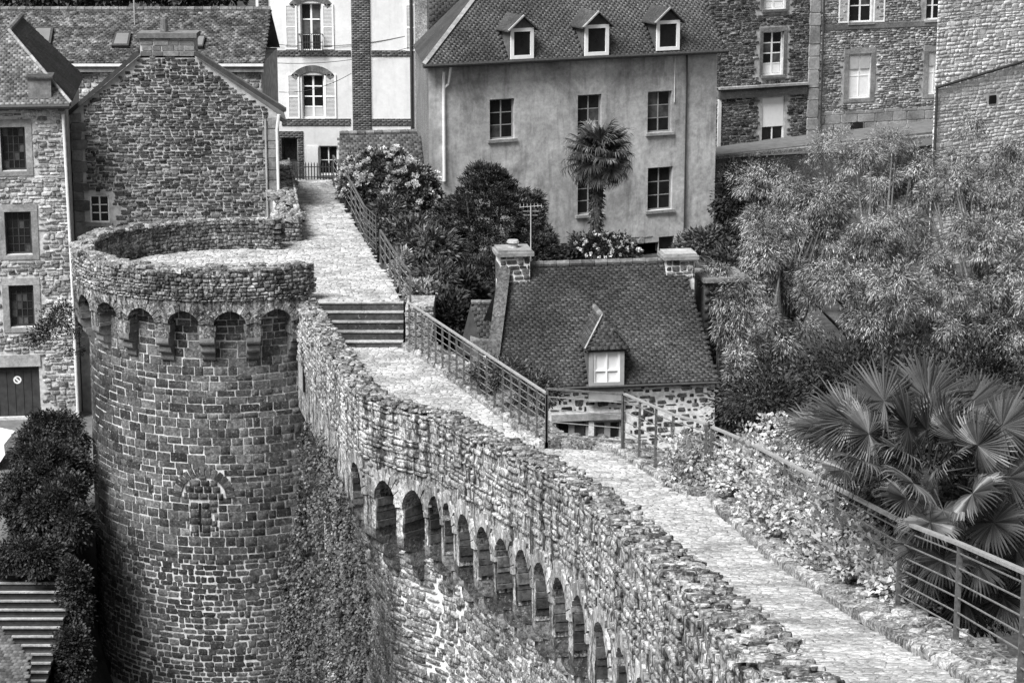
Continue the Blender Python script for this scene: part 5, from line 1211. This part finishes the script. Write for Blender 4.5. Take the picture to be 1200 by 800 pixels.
# fan palms
def fan_mesh(name, seed, n=46, Rr=1.0, pet=1.0, spreadang=R(152), droop=.22, mat='l_palm'):
    r = np.random.default_rng(seed); V, F_ = [], []
    for i in range(n):
        a = -spreadang + 2 * spreadang * i / (n - 1) + r.uniform(-.02, .02); L = Rr * (1 - .26 * (abs(a) / spreadang) ** 2) * r.uniform(.9, 1.05); d = np.array([math.cos(a), math.sin(a), 0]); s = np.array([-math.sin(a), math.cos(a), 0]); dr = droop * r.uniform(.5, 1.7) + (.9 if r.random() < .10 else 0)
        cup = .20 * math.cos(a)
        st_ = [(0.0, .010, 0), (.34, .034, .02), (.60, .032, .0), (.82, .021, -.35 * dr), (1.0, .006, -1.0 * dr)]
        b = len(V)
        for (k, wv, z) in st_:
            c = d * L * k * (1 - max(0, -z) * .25) + np.array([0, 0, z * Rr * .55 + cup * k * k * .4 * Rr]); w_ = wv * Rr * (36 / n)
            V += [c + s * w_ + (0, 0, -w_ * .45), c + (0, 0, w_ * .5), c - s * w_ + (0, 0, -w_ * .45)]
        for j in range(len(st_) - 1):
            for e in (0, 1): F_.append((b + j * 3 + e, b + j * 3 + e + 1, b + j * 3 + 4 + e, b + j * 3 + 3 + e))
    mb = MB(); mb.v = [tuple(v) for v in V]; mb.f = F_
    mb.tube([(0, 0, 0), (-pet * .5, 0, -.02 * pet), (-pet, 0, -.10 * pet)], [.014, .018, .026], 5)
    me = bpy.data.meshes.new(name); me.from_pydata(mb.v, [], mb.f); me.materials.append(MT[mat]); me.update(); return me
FANS = [fan_mesh('frond', s, droop=dr) for s, dr in ((1, .12), (2, .2), (3, .38), (4, .6))]
def frond(th, pos, axis, up, sc, which):
    X = np.array(axis, float); X /= np.linalg.norm(X); U = np.array(up, float); U -= X * (U @ X); U /= np.linalg.norm(U); Yv = np.cross(U, X)
    o = bpy.data.objects.new('frond', FANS[which]); link(o, th)
    X, Yv, U = X * sc, Yv * sc, U * sc
    o.matrix_basis = Matrix(((X[0], Yv[0], U[0], pos[0]), (X[1], Yv[1], U[1], pos[1]), (X[2], Yv[2], U[2], pos[2]), (0, 0, 0, 1)))
FSH = -4
heart = at(1092 + FSH, 546, 29.6)
gp = thing('fan_palm', 'large fan palm with many pleated fronds behind the near railing', 'palm', (heart[0] + .1, heart[1] + .2, ground_h(heart[0], heart[1])), world=True)
tb = np.array([heart[0] + .15, heart[1] + .25, ground_h(heart[0], heart[1]) - .2])
m = MB(); m.tube([tb, tb * .5 + heart * .5 + (.06, 0, 0), heart + (0, 0, -.05)], [.17, .15, .13], 12); tr_ = m.build('trunk', MT['palmbark'], gp, True)
#  px, py, dist, scale(px), facing mix (0 seen edge on / from above .. 1 facing the camera), droop
FL = [(1000, 492, 29.6, 76, .55, 0), (1040, 470, 30.2, 78, .45, 0), (1092, 468, 30.3, 76, .35, 0), (1135, 478, 30.2, 74, .4, 1), (1022, 508, 28.9, 66, .6, 1), (1068, 500, 28.9, 70, .5, 0), (975, 500, 30.2, 60, .4, 1),
      (1015, 540, 28.6, 60, .25, 3), (1060, 532, 28.5, 55, .3, 3), (1074, 566, 28.0, 62, .8, 2), (1150, 522, 28.4, 70, .9, 1), (1144, 578, 28.0, 66, .95, 2), (1094, 612, 28.1, 62, .75, 2), (1178, 500, 29.0, 70, .6, 1), (1168, 612, 28.2, 66, .85, 2), (1185, 560, 28.8, 68, .7, 2),
      (1110, 655, 28.2, 60, .6, 3), (1150, 660, 28.4, 64, .6, 3), (1115, 540, 28.6, 56, .6, 2), (1195, 640, 28.6, 62, .6, 2), (1110, 500, 29.2, 62, .5, 1), (1160, 470, 30.6, 66, .35, 1), (1080, 640, 28.5, 50, .6, 3), (1135, 700, 28.8, 60, .5, 3), (1180, 700, 28.8, 60, .6, 3)]
FL += [(x + float(rng.uniform(-26, 26)), y + float(rng.uniform(-16, 22)), d + .45, r_ * .9, min(1, fc + .1), w_) for (x, y, d, r_, fc, w_) in FL]
tocam = np.array([-.12, -1, .35])
for (x, y, d, r_, fc, wv) in FL:
    pos = at(x + FSH, y, d); s = .84 * r_ / (FPX / d); ax = pos - heart; ax[1] *= .6
    if np.linalg.norm(ax) < .15: ax = np.array([.1, -.3, .2])
    ax /= np.linalg.norm(ax); ax = ax + unit(1)[0] * .08
    up = tocam * fc + np.array([0, .25, 1]) * (1 - fc); frond(gp, pos, ax, up, s, wv)
# small palm by the plastered house
base = at(697, 292, 82.5); top = at(702, 190, 82.5)
sp = thing('windmill_palm', 'slender shaggy-trunked palm in front of the plastered house', 'palm', (base[0], base[1], 7.4), world=True)
m = MB(); pts = [np.array([base[0], base[1], 7.2])] + [np.array([base[0], base[1], base[2]]) + (top - base) * t for t in np.linspace(0, 1, 9)]; m.tube(pts, [.2] + [.20 - .015 * math.sin(i * 2.2) for i in range(9)], 12); tk = m.build('trunk', MT['palmbark'], sp, True)
Cp = []; Np = []
for t in np.linspace(0, 1, 60):
    for a in rng.uniform(0, 6.28, 7): Cp.append(base + (top - base) * t + np.array([math.cos(a), math.sin(a), 0]) * .19); Np.append((math.cos(a), math.sin(a), -.6))
Cp, Np = np.array(Cp), np.array(Np); n = len(Cp); leaves_obj('fibre', Cp, Np + unit(n) * .3, unit(n), rng.uniform(.12, .22, n), rng.uniform(.04, .08, n), MT['palmbark'], tk, 'stuff')
for i in range(40):
    a = i * 2.399; el = np.interp(i, [0, 9, 24, 39], [1.25, .7, .1, -.75]); ax = np.array([math.cos(a) * math.cos(el), math.sin(a) * math.cos(el), math.sin(el)]); pos = top + (0, 0, .25) + ax * float(rng.uniform(.6, .98)); pos[2] -= .1 * (1 - el)
    frond(sp, pos, ax + np.array([0, 0, -.25]), np.array([0, 0, 1.0]) + ax * .3 + unit(1)[0] * .25, float(rng.uniform(.66, .84)), 3 if el < .5 else 2)

# ================================================================== small things
# street steps and pavement at the lower left
st2 = None; ys = [672 + 10.4 * i for i in range(15)]; zs_ = [5.05 - .10 * i for i in range(15)]
sth = thing('street_steps', 'broad dark street steps climbing at the lower left below the leafy tree', 'steps', hitz(35, 760, 4), world=True)
Ys = [hitz(35, y, z)[1] for y, z in zip(ys, zs_)]; xr_ = hitz(72, 740, 4.3)[0]
for i in range(15):
    yb = Ys[i - 1] if i else Ys[0] + .8
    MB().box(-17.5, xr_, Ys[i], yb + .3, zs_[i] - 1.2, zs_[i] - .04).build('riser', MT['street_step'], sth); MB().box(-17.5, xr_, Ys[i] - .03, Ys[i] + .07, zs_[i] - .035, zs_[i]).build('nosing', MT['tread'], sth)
MB().prism([(-20, Ys[0] + .1, 5.07), (-11.9, Ys[0] + .1, 5.07), (-11.4, 63, 5.07), (-11.4, 70.5, 5.2), (-20, 70.5, 5.2)], (0, 0, -.5)).build('street_pavement', MT['pavement'], None, kind='structure')
pr = thing('porch_roof', 'corner of a small slate roof at the bottom left beside the street steps', 'roof', hitz(10, 790, 4.2), world=True)
A_, B_, C_, D_ = at(-40, 815, 51), at(30, 812, 51), at(36, 772, 52.2), at(-8, 738, 53.4)
MB().prism([at(-60, 850, 51), at(24, 850, 50.6), at(36, 770, 52.4), at(-60, 680, 54.5)], (0, 0, -.12)).build('roof_deck', MT['slate_dark'], pr)
its = []; O_ = at(-60, 850, 51); T_ = at(24, 850, 50.6) - O_; T_ /= np.linalg.norm(T_); U_ = at(-60, 680, 54.5) - O_; Hh = np.linalg.norm(U_); U_ = U_ - T_ * (U_ @ T_); U_ /= np.linalg.norm(U_)
e1_, e2_ = at(24, 850, 50.6), at(36, 770, 52.4); tp_ = at(-60, 680, 54.5)
def pmask(u, z):
    p = O_ + T_ * u + U_ * z; x, y, d = project(p); return x < np.interp(y, [680, 770, 850], [-60, 36, 24]) 
lay(pr, plane_items(O_, T_, U_, 2.2, Hh, .13, .09, .012, pmask), 'slate', MT['slate_dark'], 'slate', 0, 8)
MB().prism([at(24, 850, 50.7), at(36, 771, 52.5), at(36, 900, 52.5), at(24, 900, 50.7)], (-1.5, .3, 0)).build('wall', MT['gable'], pr)
# white van nose behind the tree
vn = thing('parked_van', 'nose of a small white van half hidden by the leafy street tree', 'van', hitz(-5, 545, 5.15), world=True)
vp = hitz(2, 552, 5.15); vx, vy = vp[0], vp[1]; prof = [(-3.2, .3), (-.05, .3), (.12, .55), (.1, .85), (-.35, .95), (-.95, 1.55), (-3.2, 1.6)]
MB().prism([(vx + a, vy, 5.1 + b) for a, b in prof], (0, 1.5, 0)).build('body', MT['whitepaint'], vn)
MB().prism([(vx + a, vy - .012, 5.1 + b) for a, b in ((-1.6, 1.0), (-.55, 1.0), (-1.0, 1.46), (-1.6, 1.5))], (0, .01, 0)).build('side_window', MT['glass'], vn)
MB().prism([(vx - .39, vy + .12, 6.02), (vx - .39, vy + 1.38, 6.02), (vx - .90, vy + 1.3, 6.58), (vx - .90, vy + .2, 6.58)], (.03, 0, .03)).build('windscreen', MT['glass'], vn)
for xw in (-.45, -2.6): wh = MB().tube([(vx + xw, vy - .03, 5.1 + .3), (vx + xw, vy + .16, 5.1 + .3)], .3, 18).build('wheel', MT['iron'], vn); MB().tube([(vx + xw, vy - .04, 5.4), (vx + xw, vy - .02, 5.4)], .17, 14).build('rim', MT['zinc'], wh)
for yy_ in (.15, 1.2): MB().box(vx + .06, vx + .135, vy + yy_, vy + yy_ + .2, 5.7, 5.86).build('headlight', MT['blind'], vn)
# television aerial by the cottage chimney
an = thing('television_aerial', 'thin television aerial on a mast beside the cottage chimney', 'aerial', at(622, 312, 56.5), world=True)
b_, t_ = at(622, 315, 56.5), at(622, 242, 56.5); MB().tube([b_, t_], .014, 6).build('mast', MT['zinc'], an)
bo = MB().tube([t_ + (-.28, 0, -.02), t_ + (.28, 0, .02)], .009, 5).build('boom', MT['zinc'], an)
for k_ in np.linspace(-.26, .26, 7): MB().tube([t_ + (k_, -.25, .02), t_ + (k_, .25, .02)], .006, 4).build('element', MT['zinc'], bo)
for (z_, l_) in ((-.12, .2), (-.22, .17)): MB().tube([t_ + (-l_, 0, z_), t_ + (l_, 0, z_)], .007, 4).build('element', MT['zinc'], bo)
# overhead wires across the white house
for lab, (x0, y0, x1, y1) in (('topmost thin overhead wire crossing the white house', (322, 52, 486, 40)), ('middle thin overhead wire sagging across the white house', (322, 74, 486, 54)), ('lowest thin overhead wire rising to the brick pilaster', (327, 108, 412, 86))):
    a_, b_ = at(x0, y0, 95.2), at(x1, y1, 95.2); pts = [a_ + (b_ - a_) * t - np.array([0, 0, .25 * 4 * t * (1 - t)]) for t in np.linspace(0, 1, 12)]; tag(MB().tube(pts, .012, 4).build('overhead_wire', MT['iron'], None), lab, 'wire', 'overhead wires by the white house')
# trees on the rise behind the mossy roof
for lab, bl_ in (('dark treetop showing over the ridge of the mossy roof', [B(60, -15, 108, 70, 30), B(140, -20, 108, 60, 28)]), ('dark treetop beside the white house above the mossy roof', [B(235, -18, 108, 60, 28)])):
    bush('background_tree', lab, 'tree', bl_, 150, 50, .5, .3, .2, 'l_dark', .2, trunk=5, part='crown', tr=.2, ground=8, group='trees on the rise behind the houses')
